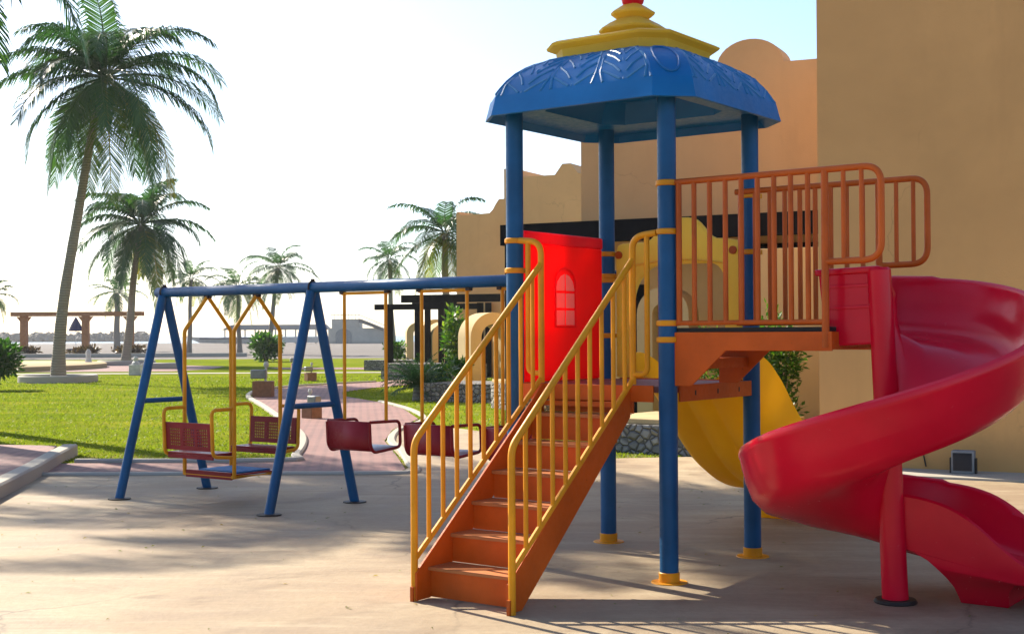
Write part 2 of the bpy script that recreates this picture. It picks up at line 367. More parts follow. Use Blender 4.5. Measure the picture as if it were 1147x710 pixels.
# pink paver band and winding path
def ribbon(left, right): return left+right[::-1]
bandpoly = [(-5.35, 14.5), (-1.27, 14.5), (-1.2, 14.9), (-1.57, 17.4), (-1.82, 18.9), (-1.9, 21), (-1.68, 23.8), (-2.2, 27), (-3.1, 30.2), (-4.2, 33), (-4.5, 35.2), (-4.0, 38), (-2.7, 41.5), (-1.6, 46),
            (-3.6, 47), (-4.4, 42.5), (-5.6, 40.6), (-6.55, 38.6), (-6.85, 36.5), (-6.45, 33), (-5.3, 28.6), (-4.1, 24), (-3.05, 19.75), (-2.63, 16.6), (-2.75, 15.78), (-5.6, 15.78)]
struct(sheet('brick_path', bandpoly, .016, M['paver']), 'winding pink paver path through the lawn', 'path')
struct(sheet('garden_path', [(-70, 53.4), (-4.5, 53.4), (-4.5, 54.6), (-70, 55.4)], .012, M['kerb']), 'narrow pale path crossing the lawn', 'path')
struct(sheet('plaza_path', [(-21, 57), (-14.6, 57), (-13.8, 61), (-14.2, 66), (-18, 70), (-22, 69)], .012, M['paver']), 'pink paved path beside the round plaza', 'path')
struct(sheet('side_path', [(-4.6, 58), (-10.5, 60), (-11.5, 63), (-4.8, 62)], .014, M['paver']), 'pink paved spur of path further back', 'path')
def kerbline(name, pts, w, h, mat, label, z0=0.0):
    pts = [Vector((x, y, 0)) for x, y in pts]; P = []
    for i in range(len(pts)):
        d = (pts[min(i+1, len(pts)-1)]-pts[max(i-1, 0)]).normalized(); n = Vector((-d.y, d.x, 0))
        c = .02
        P.append([pts[i]+n*w/2+Vector((0, 0, z0-.02)), pts[i]+n*w/2+Vector((0, 0, z0+h-c)), pts[i]+n*(w/2-c)+Vector((0, 0, z0+h)),
                  pts[i]-n*(w/2-c)+Vector((0, 0, z0+h)), pts[i]-n*w/2+Vector((0, 0, z0+h-c)), pts[i]-n*w/2+Vector((0, 0, z0-.02))])
    b = MB(); b.loft(P, True, True)
    return tag(b.build(name, mat, smooth=0), label, 'kerb')
def smoothpts(pts, n=5):
    out = []
    P = [Vector((*p, 0)) for p in pts]
    for i in range(len(P)-1):
        p0, p1, p2, p3 = P[max(i-1, 0)], P[i], P[i+1], P[min(i+2, len(P)-1)]
        for k in range(n):
            t = k/n
            q = .5*((2*p1)+(p2-p0)*t+(2*p0-5*p1+4*p2-p3)*t*t+(3*p1-p0-3*p2+p3)*t**3); out.append((q.x, q.y))
    out.append((P[-1].x, P[-1].y)); return out
kerbline('path_kerb', smoothpts([(-5.35, 14.46), (-3, 14.46), (-1.3, 14.44), (-1.08, 14.8), (-1.2, 15.6), (-1.45, 17.4), (-1.72, 18.9), (-1.8, 21), (-1.58, 23.8), (-2.1, 27), (-3.0, 30.2)]), .12, .04, M['kerb'],
         'pale concrete kerb between concrete pad and pink path, curving round the corner')
kerbline('path_kerb', smoothpts([(-5.2, 15.86), (-2.78, 15.86), (-2.7, 16.6), (-3.12, 19.75), (-4.18, 24), (-5.38, 28.6), (-6.55, 33), (-6.95, 36.5), (-6.65, 38.7), (-5.7, 40.8), (-4.4, 42.7)]), .12, .06, M['kerb'],
         'pale kerb on the lawn side of the winding pink path')
# raised paved corner, left
rp = [(-4.55, 11.0), (-4.76, 12.36), (-5.25, 15.3), (-5.66, 16.95), (-7.6, 17.4), (-14, 19.2), (-22, 19.5), (-22, 9)]
struct(sheet('raised_pavement', [(-4.7, 11.0), (-4.9, 12.36), (-5.4, 15.3), (-5.8, 16.95), (-7.6, 17.4), (-14, 19.2), (-22, 19.5), (-22, 9)], .13, M['paver'], thick=.14), 'raised pink paver area at the left edge', 'pavement')
kerbline('raised_kerb', [(-4.50, 10.2), (-4.74, 11.6), (-4.93, 12.8), (-5.17, 14.3), (-5.47, 15.9), (-5.65, 17.0)], .19, .145, M['kerb'], 'thick concrete kerb edging the raised paving at left')

# ---------------------------------------------------------------- buildings
ang = R(153)
wd = Vector((math.cos(ang), math.sin(ang), 0))         # facade direction, running away to the left
nb = Vector((wd.y, -wd.x, 0))                           # points away from the camera
if nb.y < 0: nb = -nb
def fpt(org, s, t, z): p = Vector(org)+wd*s+nb*t; return (p.x, p.y, z)
def facade(b, org, poly, depth):
    """poly in (s along the facade, z); extruded back by depth"""
    b.prism(poly, lambda s, z: fpt(org, s, 0, z), lambda s, z: fpt(org, s, depth, z))
O1 = (3.46, 15.0, 0)
hall = thing('tall_building', 'tall plain ochre stucco building block behind the red spiral slide', 'building', O1)
def rel(org):
    def f(s, t, z): p = wd*s+nb*t; return (p.x, p.y, z)
    return f
b = MB(); q = rel(O1); b.prism([(0, -.3), (0, 5.8), (-14, 5.8), (-14, -.3)], lambda s, z: q(s, 0, z), lambda s, z: q(s, 9, z)); b.build('wall', M['stucco'], hall, smooth=0)
b = MB(); b.prism([(-.0, -.3), (0, .03), (-14, .03), (-14, -.3)], lambda s, z: q(s, -.75, z), lambda s, z: q(s, -.003, z)); b.build('apron', M['kerb'], hall, smooth=0)
b = MB(); b.tube([q(-1.02, -.02, .62), q(-1.10, -.02, .35), q(-1.16, -.02, .06)], .008, 6); b.tube([q(-1.22, -.02, .95), q(-1.24, -.02, .72)], .008, 6); b.build('cable', M['steel'], hall)
# long wing with round parapet
O2 = (4.6, 20.0, 0); q = rel(O2)
wing = thing('long_building', 'long ochre building wing with round parapet dome and dark porch behind the tower', 'building', O2)
def zat(v, d): return 1.51+(374-v)/1490*d
top = 5.6
poly = [(-3, -.3), (-3, top)]
for k in range(0, 17):
    an = math.pi*k/16; poly.append((1.03-.53*math.cos(an)-.0, top+.0+.40*math.sin(an)+.05))
poly += [(1.65, top), (3.88, top), (3.88, -.3)]
b = MB(); b.prism(poly, lambda s, z: q(s, 0, z), lambda s, z: q(s, .5, z)); b.prism([(-3, -.3), (-3, top-.35), (3.88, top-.35), (3.88, -.3)], lambda s, z: q(s, .502, z), lambda s, z: q(s, 8, z)); b.build('wall', M['stucco2'], wing, smooth=0)
b = MB()
b.prism([(-3, 2.90), (-3, 3.22), (4.6, 3.22), (4.6, 2.90)], lambda s, z: q(s, -1.5, z), lambda s, z: q(s, -1.36, z)); b.prism([(-3, 3.1), (-3, 3.2), (4.5, 3.2), (4.5, 3.1)], lambda s, z: q(s, -1.358, z), lambda s, z: q(s, -.003, z)); b.build('porch_fascia', M['blackwood'], wing, smooth=0)
for s in (4.45,):
    b = MB(); b.prism([(s-.07, 0), (s-.07, 2.9), (s+.07, 2.9), (s+.07, 0)], lambda s, z: q(s, -1.5, z), lambda s, z: q(s, -1.36, z)); b.build('porch_post', M['blackwood'], wing, smooth=0)
b = MB(); b.prism([(-1.2, 2.22), (-1.2, 2.88), (1.4, 2.88), (1.4, 2.22)], lambda s, z: q(s, -.06, z), lambda s, z: q(s, -.004, z)); b.build('window', M['blackwood'], wing, smooth=0)
b = MB(); b.prism([(2.72, 0), (2.72, 2.3), (3.05, 2.3), (3.05, 0)], lambda s, z: q(s, -.05, z), lambda s, z: q(s, -.004, z)); b.build('door', M['blackwood'], wing, smooth=0)
b = MB(); b.prism([(-.9, -.1), (-.9, 2.65), (.62, 2.65), (.62, -.1)], lambda s, z: q(s, -2.4, z), lambda s, z: q(s, -2.0, z)); b.build('pillar', M['cream'], wing, smooth=0, bevel=.01)
# stepped blocks further back
O3 = (1.78, 35.0, 0); q = rel(O3)
blk = thing('step_building', 'ochre building block with small stepped parapet ornament left of the tower roof', 'building', O3)
def stepped(s0, s1, top, o=None, h=.35, wdt=.75):
    P = [(s0, -.3), (s0, top)]
    if o is not None:
        P += [(o-wdt, top), (o-wdt*.55, top+h*.35), (o-wdt*.25, top+h), (o+wdt*.25, top+h), (o+wdt*.55, top+h*.35), (o+wdt, top)]
    P += [(s1, top), (s1, -.3)]; return P
b = MB(); b.prism([(-1.2, -.3), (-1.2, 5.75), (.02, 5.75), (.10, 5.85), (.24, 6.03), (.48, 6.03), (.62, 5.85), (.70, 5.75), (1.78, 5.75), (1.86, 5.86), (1.92, 6.0), (2.22, 6.0), (2.22, -.3)], lambda s, z: q(s, 0, z), lambda s, z: q(s, 8, z)); b.build('wall', M['stucco2'], blk, smooth=0)
O4 = (-.55, 47.0, 0); q = rel(O4)
blk = thing('low_building', 'ochre building block with curled parapet corner beside the palms', 'building', O4)
b = MB(); b.prism([(-.9, -.3), (-.9, 6.3), (-.12, 6.3), (.02, 6.12), (.12, 5.95), (.26, 5.82), (1.46, 5.78), (1.5, 5.92), (1.6, 5.92), (1.6, -.3)], lambda s, z: q(s, 0, z), lambda s, z: q(s, 8, z)); b.build('wall', M['stucco2'], blk, smooth=0)

# floodlight box at wall base
fl = thing('floodlight', 'small square floodlight box on the ground against the tall ochre wall', 'floodlight', (4.74, 14.02, .03), ang-math.pi)
b = MB(); b.box((-.115, -.05, 0), (.115, .10, .24)); b.build('housing', M['grey'], fl, bevel=.012)
b = MB(); b.box((-.095, -.058, .03), (.095, -.0505, .215)); b.build('lens', M['glass'], fl, smooth=0)
for xx in (-.127, .127):
    b = MB(); b.box((xx-.008, -.02, 0), (xx+.008, .06, .16)); b.build('bracket', M['steel'], fl, smooth=0)

# ---------------------------------------------------------------- play tower
C0 = (.8186, 8.87, 0); TH = .9415; HP = .571
T = thing('play_tower', 'blue post playground tower with yellow capped roof, orange stairs and red spiral slide', 'playground tower', C0, TH)
def ring(b, c, z, r, h):
    b.lathe([(r-.008, z-h/2), (r, z-h/2+.006), (r, z+h/2-.006), (r-.008, z+h/2)], (c[0], c[1], 0), 24)
clampz = {'F': (2.425, 2.13, 1.575, 1.475), 'L': (2.125, 1.93), 'B': (2.09, 1.90, 1.50, 1.93), 'R': (2.06, 2.44, 1.5)}
posts = {'F': (-HP, -HP), 'R': (HP, -HP), 'B': (HP, HP), 'L': (-HP, HP)}
for k, (a, c) in posts.items():
    b = MB(); b.lathe([(.057, .055), (.057, 2.995)], (a, c, 0), 28); p = b.build('post', M['blue'], T)
    b = MB(); b.lathe([(.063, .012), (.064, .068), (.060, .072)], (a, c, 0), 28); b.lathe([(.110, .0), (.112, .006), (.108, .014), (.05, .014)], (a, c, 0), 28); b.build('base_flange', M['yellow'], p)
    for z in clampz[k]:
        b = MB(); ring(b, (a, c), z, .068, .036)
        for an in (0.4, 2.2):
            d = Vector((math.cos(an-TH), math.sin(an-TH), 0)); 
            b.box((-.02, -.012, -.016), (.012, .012, .016), Matrix.Translation((a+d.x*.075, c+d.y*.075, z)) @ Matrix.Rotation(an-TH, 4, 'Z'))
        b.build('clamp', M['yellow'], p)
# deck
b = MB(); b.box((-.565, -.565, 1.15), (.565, .565, 1.190)); b.build('deck', M['deckpink'], T, bevel=.006)
d = MB()
for sgn in (-1, 1):
    d.box((-.612 if sgn < 0 else .597, -.49, 1.095), (-.597 if sgn < 0 else .612, .49, 1.196)); d.box((-.49, -.612 if sgn < 0 else .597, 1.095), (.49, -.597 if sgn < 0 else .612, 1.196))
fr = d.build('deck_frame', M['orange'], T, bevel=.004)
for aa in (-.3, 0, .3):
    b = MB(); b.box((aa-.008, -.6145, 1.13), (aa+.008, -.613, 1.16)); b.build('bolt_slot', M['steel'], fr, smooth=0)

# staircase
st = MB()
def strg(b, c0, c1):
    b.prism([(-1.885, .012), (-1.885, .17), (-.612, 1.192), (-.612, 1.0), (-1.765, .012)], lambda a, z: (a, c0, z), lambda a, z: (a, c1, z))
st.box((-1.93, -.32, .0), (-1.92, -.31, .01))
stair = MB(); stair.prism([(-.66, 1.06), (-.66, 1.09), (-.613, 1.09), (-.613, 1.06)], lambda a, z: (a, -.30, z), lambda a, z: (a, .30, z))
stair = stair.build('staircase', M['orange'], T, smooth=0)
for c0, c1 in ((-.330, -.314), (.314, .330)):
    b = MB(); strg(b, c0, c1); b.build('stringer', M['orange'], stair, smooth=0, bevel=.003)
for k in range(7):
    a0 = -1.774+.2016*k; z0 = .19+.1655*k
    b = MB(); b.box((a0+.012, -.313, z0-.165 if k else .018), (a0+.024, .313, z0-.006)); b.build('riser', M['orange'], stair, smooth=0)
    if k < 6:
        b = MB(); b.box((a0-.012, -.3125, z0-.005), (a0+.2015, .3125, z0)); b.box((a0-.012, -.3125, z0-.02), (a0-.006, .3125, z0-.0051)); b.build('tread', M['tread'], stair, smooth=0, bevel=.002)
for c in (-.338, .338):
    b = MB(); b.box((-1.905, c-.010, 0), (-1.890, c+.010, .09)); b.build('foot_bracket', M['rail'], stair, smooth=0)
# handrails
for sg in (-1, 1):
    c = .342*sg; b = MB()
    b.tube(fillet([(-1.872, c, .0), (-1.872, c, .905), (-.60, c, 1.965)], .06), .0205, 12)
    b.tube([(-1.865, c, .245), (-.60, c, 1.232)], .017, 10)
    b.tube(fillet([(-.60, c, 1.20), (-.60, c, 2.108), (-.60, .515*sg, 2.125)], .085, 8), .0205, 12)
    b.tube(fillet([(-.60, .445*sg, 2.112), (-.60, .445*sg, 1.262), (-.60, c, 1.262)], .07, 8), .017, 10)
    h = b.build('handrail', M['yellow'], T)
    for k in range(9):
        a = -1.872+.1305*(k+1); zb = .245+(a+1.865)*.7803; zt = .905+(a+1.872)*.8333
        b = MB(); b.tube([(a, c, zb), (a, c, zt)], .0135, 10); b.build('baluster', M['yellow'], h)
# red panel between posts L and B
b = MB(); b.box((-.484, .556, 1.197), (.484, .586, 2.12))
pn = b.build('wall_panel', M['redglow'], T, bevel=.012)
b = MB(); b.box((-.488, .550, 2.118), (.488, .592, 2.200)); b.build('top_lip', M['redlip'], pn, bevel=.014)
for i in range(2):
    for j in range(3):
        a0 = -.115+i*.122; z0 = 1.575+j*.118
        b = MB()
        if j < 2: poly = [(a0, z0), (a0+.105, z0), (a0+.105, z0+.10), (a0, z0+.10)]
        else:
            cx = 0.0 - .0015; poly = [(a0, z0), (a0+.105, z0)]
            if i == 0: poly += [(a0+.105, z0+.115), (a0+.06, z0+.10), (a0+.02, z0+.065)]
            else: poly += [(a0+.085, z0+.065), (a0+.045, z0+.10), (a0, z0+.115)]
        b.prism(poly, lambda a, z: (a, .5530, z), lambda a, z: (a, .5557, z)); b.build('window_pane', M['redpale'], pn, bevel=.003, smooth=0)
b = MB(); fr_ = [(-.128, 1.562), (-.128, 1.885), (-.105, 1.925), (-.06, 1.955), (-.005, 1.967), (.05, 1.955), (.095, 1.925), (.118, 1.885), (.118, 1.562)]
b.tube([(x, .553, z) for x, z in fr_], .010, 8, closed=True); b.build('window_frame', M['redglow'], pn)
# slide hood between posts R and B
outer = [(.50, 1.2), (.50, 2.10), (.485, 2.15), (.44, 2.165)]
for k in range(0, 25):
    x = .36-.72*k/24; outer.append((x, 2.165+.16*math.exp(-((x+.03)/.20)**4)))
outer += [(-.44, 2.155), (-.485, 2.14), (-.50, 2.09), (-.50, 1.2)]
inner = [(-.37, 1.2), (-.37, 1.86)]
for k in range(1, 12):
    an = math.pi/2*k/12; inner.append((-.37+.12*(1-math.cos(an)), 1.86+.14*math.sin(an)))
for k in range(0, 13):
    an = math.pi/2*k/12; inner.append((.12+.24*math.sin(an), 1.72+.28*math.cos(an)))
inner += [(.36, 1.2)]
b = MB(); poly = outer+inner; b.prism(poly, lambda c, z: (.575, c, z), lambda c, z: (.625, c, z)); hood = b.build('slide_hood', M['hoodyellow'], T, smooth=0, bevel=.012)
b = MB(); arc = [(.57, y, 2.03-.25*y*y) for y in [x/20*.38 for x in range(-20, 21)]]; b.tube(arc, .008, 8); b.build('moulding', M['hoodyellow'], hood)
for c in (.47, -.44):
    b = MB(); b.tube([(.56, c, 2.08), (.58, c, 2.08)], .028, 14); b.build('bolt_cap', M['rail'], hood)
# straight yellow slide
ftab = [(.60, 1.185), (.72, 1.17), (.85, 1.09), (1.0, .955), (1.2, .76), (1.4, .585), (1.6, .455), (1.8, .37), (2.0, .315), (2.2, .285), (2.45, .265), (2.62, .25)]
wtab = [(.60, .10), (.68, .20), (.85, .30), (1.05, .34), (1.5, .35), (2.1, .28), (2.5, .13), (2.62, .09)]
rings = []
for i in range(61):
    a = .60+2.02*i/60; z = smoothtab(ftab, a, .08); w = smoothtab(wtab, a, .05)
    dz = (smoothtab(ftab, a+.02, .08)-smoothtab(ftab, a-.02, .08))/.04
    n = Vector((-dz, 0, 1)).normalized()
    def P(c, h): return (a+n.x*h, c, z+n.z*h)
    sec = [(.475, w), (.46, w+.012), (.435, w), (.40, w*.5), (.36, .06), (.28, .012), (.13, 0), (.115, .012), (.09, .012), (.075, 0), (-.075, 0), (-.09, .012), (-.115, .012), (-.13, 0), (-.28, .012), (-.36, .06), (-.40, w*.5), (-.435, w), (-.46, w+.012), (-.475, w),
           (-.47, w-.03), (-.43, w*.45), (-.385, .03), (-.30, -.026), (-.13, -.035), (-.115, -.02), (-.09, -.02), (-.075, -.035), (.075, -.035), (.09, -.02), (.115, -.02), (.13, -.035), (.30, -.026), (.385, .03), (.43, w*.45), (.47, w-.03)]
    rings.append([P(c, h) for c, h in sec])
b = MB(); b.loft(rings); sld = b.build('straight_slide', M['yplastic'], T, smooth=50)
b = MB(); b.prism([(2.35, 0), (2.62, 0), (2.64, .23), (2.27, .235)], lambda a, z: (a, -.28, z), lambda a, z: (a, .28, z)); b.build('foot', M['yplastic'], sld, bevel=.03)

# upper platform
pl = MB(); pl.box((-.56, -1.60, 1.520), (.26, -.62, 1.546)); up_ = pl.build('upper_platform', M['rubber'], T, bevel=.003)
for a0, a1 in ((-.585, -.570), (.030, .045)):
    b = MB(); b.prism([(-.605, 1.519), (-1.625, 1.519), (-1.625, 1.41), (-.965, 1.41), (-.735, 1.197), (-.605, 1.197)], lambda c, z: (a0, c, z), lambda c, z: (a1, c, z)); b.build('side_plate', M['orange'], up_, smooth=0, bevel=.003)
b = MB(); b.box((-.568, -1.615, 1.42), (.26, -1.602, 1.517)); b.build('end_plate', M['orange'], up_, smooth=0)
b = MB(); b.box((-.568, -.80, 1.350), (.028, -.625, 1.362)); b.box((-.568, -.812, 1.30), (.028, -.802, 1.362)); b.build('step', M['orange'], up_, smooth=0)
b = MB(); b.box((-.568, -.98, 1.42), (.028, -.968, 1.517)); b.build('step_riser', M['orange'], up_, smooth=0)
for a, c_end, zt in ((-.575, -1.912, 2.425), (.255, -1.885, 2.435)):
    b = MB()
    b.tube(fillet([(a, -.62, zt), (a, c_end, zt+.005), (a, c_end, zt-.51), (a, -1.59, zt-.515)], .10, 8), .019, 12)
    b.tube([(a, -.625, 1.575), (a, -1.60, 1.575)], .015, 10)
    b.tube([(a, -1.585, 1.43 if a < 0 else 1.52), (a, -1.585, zt)], .021, 12)
    gr = b.build('guard_rail', M['rail'], T)
    for k in range(0, 9):
        c = -.655-.1035*k; b = MB(); b.tube([(a, c, 1.575), (a, c, zt)], .0155 if k else .018, 10); b.build('baluster', M['rail'], gr)
    for c in (-1.695, -1.80):
        b = MB(); b.tube([(a, c, zt-.515), (a, c, zt)], .0135, 10); b.build('baluster', M['rail'], gr)

# canopy roof
def octo(s, c, z): return [(-s, -s+c, z), (-s+c, -s, z), (s-c, -s, z), (s, -s+c, z), (s, s-c, z), (s-c, s, z), (-s+c, s, z), (-s, s-c, z)]
dome = [(.760, .175, 3.045), (.752, .176, 3.062), (.735, .176, 3.10), (.700, .174, 3.155), (.655, .170, 3.205), (.60, .163, 3.248), (.54, .155, 3.283), (.48, .145, 3.306), (.42, .135, 3.320)]
b = MB()
b.loft([octo(.40, .10, 3.14), octo(.46, .115, 3.06), octo(.475, .12, 2.998), octo(.69, .165, 2.985), octo(.742, .178, 2.972), octo(.775, .186, 2.922), octo(.789, .19, 2.926), octo(.776, .183, 2.975)]+[octo(*r_) for r_ in dome])
roof = b.build('canopy', M['roofblue'], T, smooth=28)
def domepos(t, x):
    """t 0..1 up the dome face, x -1..1 across the face"""
    n = len(dome)-1; i = min(int(t*n), n-1); f = t*n-i
    s = dome[i][0]*(1-f)+dome[i+1][0]*f; c = dome[i][1]*(1-f)+dome[i+1][1]*f; z = dome[i][2]*(1-f)+dome[i+1][2]*f
    return s, (s-c)*x, z
for rot in range(4):
    b = MB(); Mr = Matrix.Rotation(rot*math.pi/2, 4, 'Z')
    def strip(p, r_=.011):
        b.tube([Mr @ Vector((-(domepos(t, x)[0]-.002), domepos(t, x)[1], domepos(t, x)[2]-.0015)) for t, x in p], r_, 6)
    for cx in (-.66, 0, .66):
        for s in (-1, 1):
            strip([(.04, cx+s*.26), (.3, cx+s*.30), (.55, cx+s*.30), (.8, cx+s*.22), (.95, cx+s*.10)])
            for k in range(4):
                t0 = .10+.17*k; strip([(t0, cx+s*.04), (t0+.10, cx+s*.12), (t0+.21, cx+s*.27)], .0095)
        strip([(.05, cx), (.5, cx), (.93, cx)], .007)
        strip([(.93, cx-.14), (.78, cx-.02), (.72, cx), (.78, cx+.02), (.93, cx+.14)], .009)
    strip([(.02, -.985), (.5, -.985), (.98, -.985)], .010); strip([(.02, .985), (.5, .985), (.98, .985)], .010)
    strip([(.95, -.95), (.95, 0), (.95, .95)], .008)
    b.build('relief', M['reliefblue'], roof)
    b = MB(); s0, _, z0 = domepos(.5, 0); an = math.pi/4
    Mc = Matrix.Rotation(rot*math.pi/2+math.pi*1.25, 4, 'Z')
    pr = []
    for k in range(16):
        u = math.pi*2*k/16
        t = .5+.30*math.sin(u); s, _, z = domepos(t, 0); c = interp([(i/(len(dome)-1), dome[i][1]) for i in range(len(dome))], t)
        pr.append(Mc @ Vector(((2*s-c)/math.sqrt(2)+.003, .075*math.cos(u), z+.002)))
    b.tube(pr, .009, 6, closed=True); b.build('corner_boss', M['roofblue'], roof)
b = MB(); b.loft([octo(.425, .135, 3.300), octo(.420, .135, 3.335), octo(.425, .135, 3.380), octo(.472, .148, 3.400), octo(.478, .148, 3.414), octo(.45, .14, 3.430), octo(.32, .11, 3.458), octo(.20, .08, 3.48)])
cap = b.build('roof_cap', M['capyellow'], T, smooth=28)
b = MB(); b.loft([octo(.175, .072, 3.47), octo(.165, .068, 3.505), octo(.195, .08, 3.525), octo(.198, .08, 3.538), octo(.15, .062, 3.575), octo(.112, .048, 3.598), octo(.092, .04, 3.610), octo(.092, .04, 3.62)]); b.build('middle_tier', M['capyellow'], cap, smooth=28)
b = MB(); b.loft([octo(.092, .04, 3.612), octo(.125, .052, 3.640), octo(.128, .053, 3.655), octo(.095, .04, 3.680), octo(.068, .028, 3.700), octo(.055, .023, 3.706)]); b.build('upper_tier', M['capyellow'], cap, smooth=28)
b = MB(); b.lathe([(.05, 3.700), (.07, 3.718), (.078, 3.75), (.068, 3.80), (.045, 3.86), (.01, 3.91)], (0, 0, 0), 24); b.build('finial', M['finialred'], cap)

# spiral slide
CA, CB, RC = -.400, -1.905, .45
ztab = [(0, 1.485), (30, 1.435), (60, 1.325), (90, 1.19), (144, .935), (190, .735), (234, .555), (290, .40), (324, .345), (360, .318)]
hin = [(0, .34), (5, .10), (30, .06), (300, .12), (330, .22), (360, .285)]
hout = [(0, .355), (40, .345), (330, .315), (360, .29)]
secs = []
for i in range(8):
    cb = -1.50+(CB+1.50)*i/8; secs.append(((CA+RC, cb), (1, 0), 1.50-.015*i/8, .365, .36))
for i in range(0, 97):
    ps = 360*i/96; an = -R(ps); secs.append(((CA+RC*math.cos(an), CB+RC*math.sin(an)), (math.cos(an), math.sin(an)), smoothtab(ztab, ps, 14), smoothtab(hin, ps, 8), smoothtab(hout, ps, 10)))
for i in range(1, 19):
    cb = CB-.84*i/18; x = i/18
    rim = interp([(0, .605), (.15, .595), (.30, .56), (.45, .51), (.6, .40), (.75, .285), (1, .225)], x)
    zf = interp([(0, .318), (.3, .275), (.6, .20), (1, .165)], x)
    rim = sum(interp([(0, .605), (.15, .595), (.30, .57), (.45, .52), (.6, .42), (.75, .30), (.9, .235), (1, .225)], max(0, min(1, x+k*.04))) for k in range(-3, 4))/7
    secs.append(((CA+RC, cb), (1, 0), zf, rim-zf, rim-zf-.005))
rings = []
for (c, o, z, hi, ho) in secs:
    sec = [(-.435, hi), (-.42, hi+.012), (-.395, hi-.005), (-.385, hi*.5), (-.35, .04), (-.24, .008), (0, 0), (.18, .008), (.25, .045), (.305, .13), (.332, .22), (.342, ho-.02), (.356, ho), (.378, ho+.008), (.398, ho-.004), (.404, ho-.03),
           (.401, ho-.05), (.394, ho-.060), (.384, ho-.12), (.379, ho-.130), (.366, ho-.19), (.361, ho-.20), (.328, .04), (.26, -.025), (.1, -.05), (-.2, -.05), (-.37, -.03), (-.425, 0), (-.437, hi*.5)]
    rings.append([(c[0]+o[0]*qq, c[1]+o[1]*qq, z+h) for qq, h in sec])
b = MB(); b.loft(rings); spiral = b.build('spiral_slide', M['crimson'], T, smooth=40)
b = MB(); b.tube([(-.385, -1.903, .0), (-.405, -1.875, .95), (-.432, -1.842, 1.86), (-.4325, -1.8415, 1.875)], [.073, .069, .066, .055], 24); b.build('column', M['crimson'], spiral)
b = MB(); b.lathe([(.115, 0), (.12, .006), (.11, .022), (.07, .024)], (-.385, -1.903, .008), 20); b.build('base_plate', M['steel'], spiral)
for z in (1.885,):
    pass
foot = []
for z, a0, a1, c0, c1 in ((.0, -.19, .37, -2.46, -2.205), (.03, -.21, .38, -2.47, -2.20), (.10, -.28, .40, -2.49, -2.195), (.16, -.34, .42, -2.54, -2.17), (.21, -.375, .43, -2.62, -2.13), (.25, -.377, .43, -2.66, -2.08), (.29, -.378, .43, -2.68, -2.0), (.31, -.378, .43, -2.70, -1.93)):
    zz = z+.008
    foot.append([(a0, c0, min(zz, .17)), (a1, c0, min(zz, .17)), (a1, c1, zz), (a0, c1, zz)])
b = MB(); b.loft(foot); b.build('foot', M['crimson'], spiral, smooth=75, bevel=.018)
b = MB(); b.prism([(-1.492, 1.845), (-1.86, 1.855), (-1.86, 1.45), (-1.535, 1.432)], lambda c, z: (-.46, c, z), lambda c, z: (-.425, c, z))
es = b.build('entry_side', M['crimson'], spiral, smooth=0, bevel=.012)
b = MB(); b.prism([(-1.478, 1.835), (-1.86, 1.848), (-1.86, 1.885), (-1.474, 1.872)], lambda c, z: (-.478, c, z), lambda c, z: (-.40, c, z)); b.build('entry_lip', M['crimson'], es, smooth=0, bevel=.012)
for z in (1.64, 1.76):
    b = MB(); b.prism([(-1.50-(1.84-z)*.09, z), (-1.86, z+.01), (-1.86, z+.03), (-1.50-(1.84-z)*.09, z+.02)], lambda c, zz: (-.468, c, zz), lambda c, zz: (-.455, c, zz)); b.build('entry_rib', M['crimson'], es, smooth=0, bevel=.004)

# ---------------------------------------------------------------- swing set (same heading as the tower)
SW = thing('swing_set', 'blue tubular swing frame with two visible A shaped supports', 'swing frame', C0, TH)
ZB = 1.93; AB = .70
b = MB(); b.tube([(.66, .52, ZB), (AB, 1.6, ZB), (AB, 5.74, ZB), (AB, 5.75, ZB)], [.047, .047, .047, .040], 20); b.build('top_beam', M['blue'], SW)
for cb in (5.645, 3.67):
    for sg in (-1, 1):
        b = MB(); foot_a = AB+sg*.525
        b.tube([(AB+sg*.02, cb, ZB-.035), (foot_a, cb, .012)], .043, 16); lg = b.build('leg', M['blue'], SW)
        b = MB(); b.lathe([(.105, 0), (.105, .01), (.05, .012)], (foot_a, cb, .008), 16); b.build('foot_plate', M['steel'], lg)
    b = MB(); sa = .525*(ZB-.905)/ZB; b.tube([(AB-sa, cb, .905), (AB+sa, cb, .905)], .024, 12); b.build('cross_bar', M['blue'], SW)
    b = MB(); ring_ = [(AB+.055*math.cos(u*math.pi/8), cb, ZB+.055*math.sin(u*math.pi/8)) for u in range(16)]; b.tube(ring_, .008, 6, closed=True); b.box((AB-.015, cb-.01, ZB+.05), (AB+.015, cb+.01, ZB+.075)); b.build('beam_clamp', M['steel'], SW)
b = MB(); b.box((.60, .50, ZB-.05), (.66, .60, ZB-.0)); b.build('post_bracket', M['steel'], SW, smooth=0)

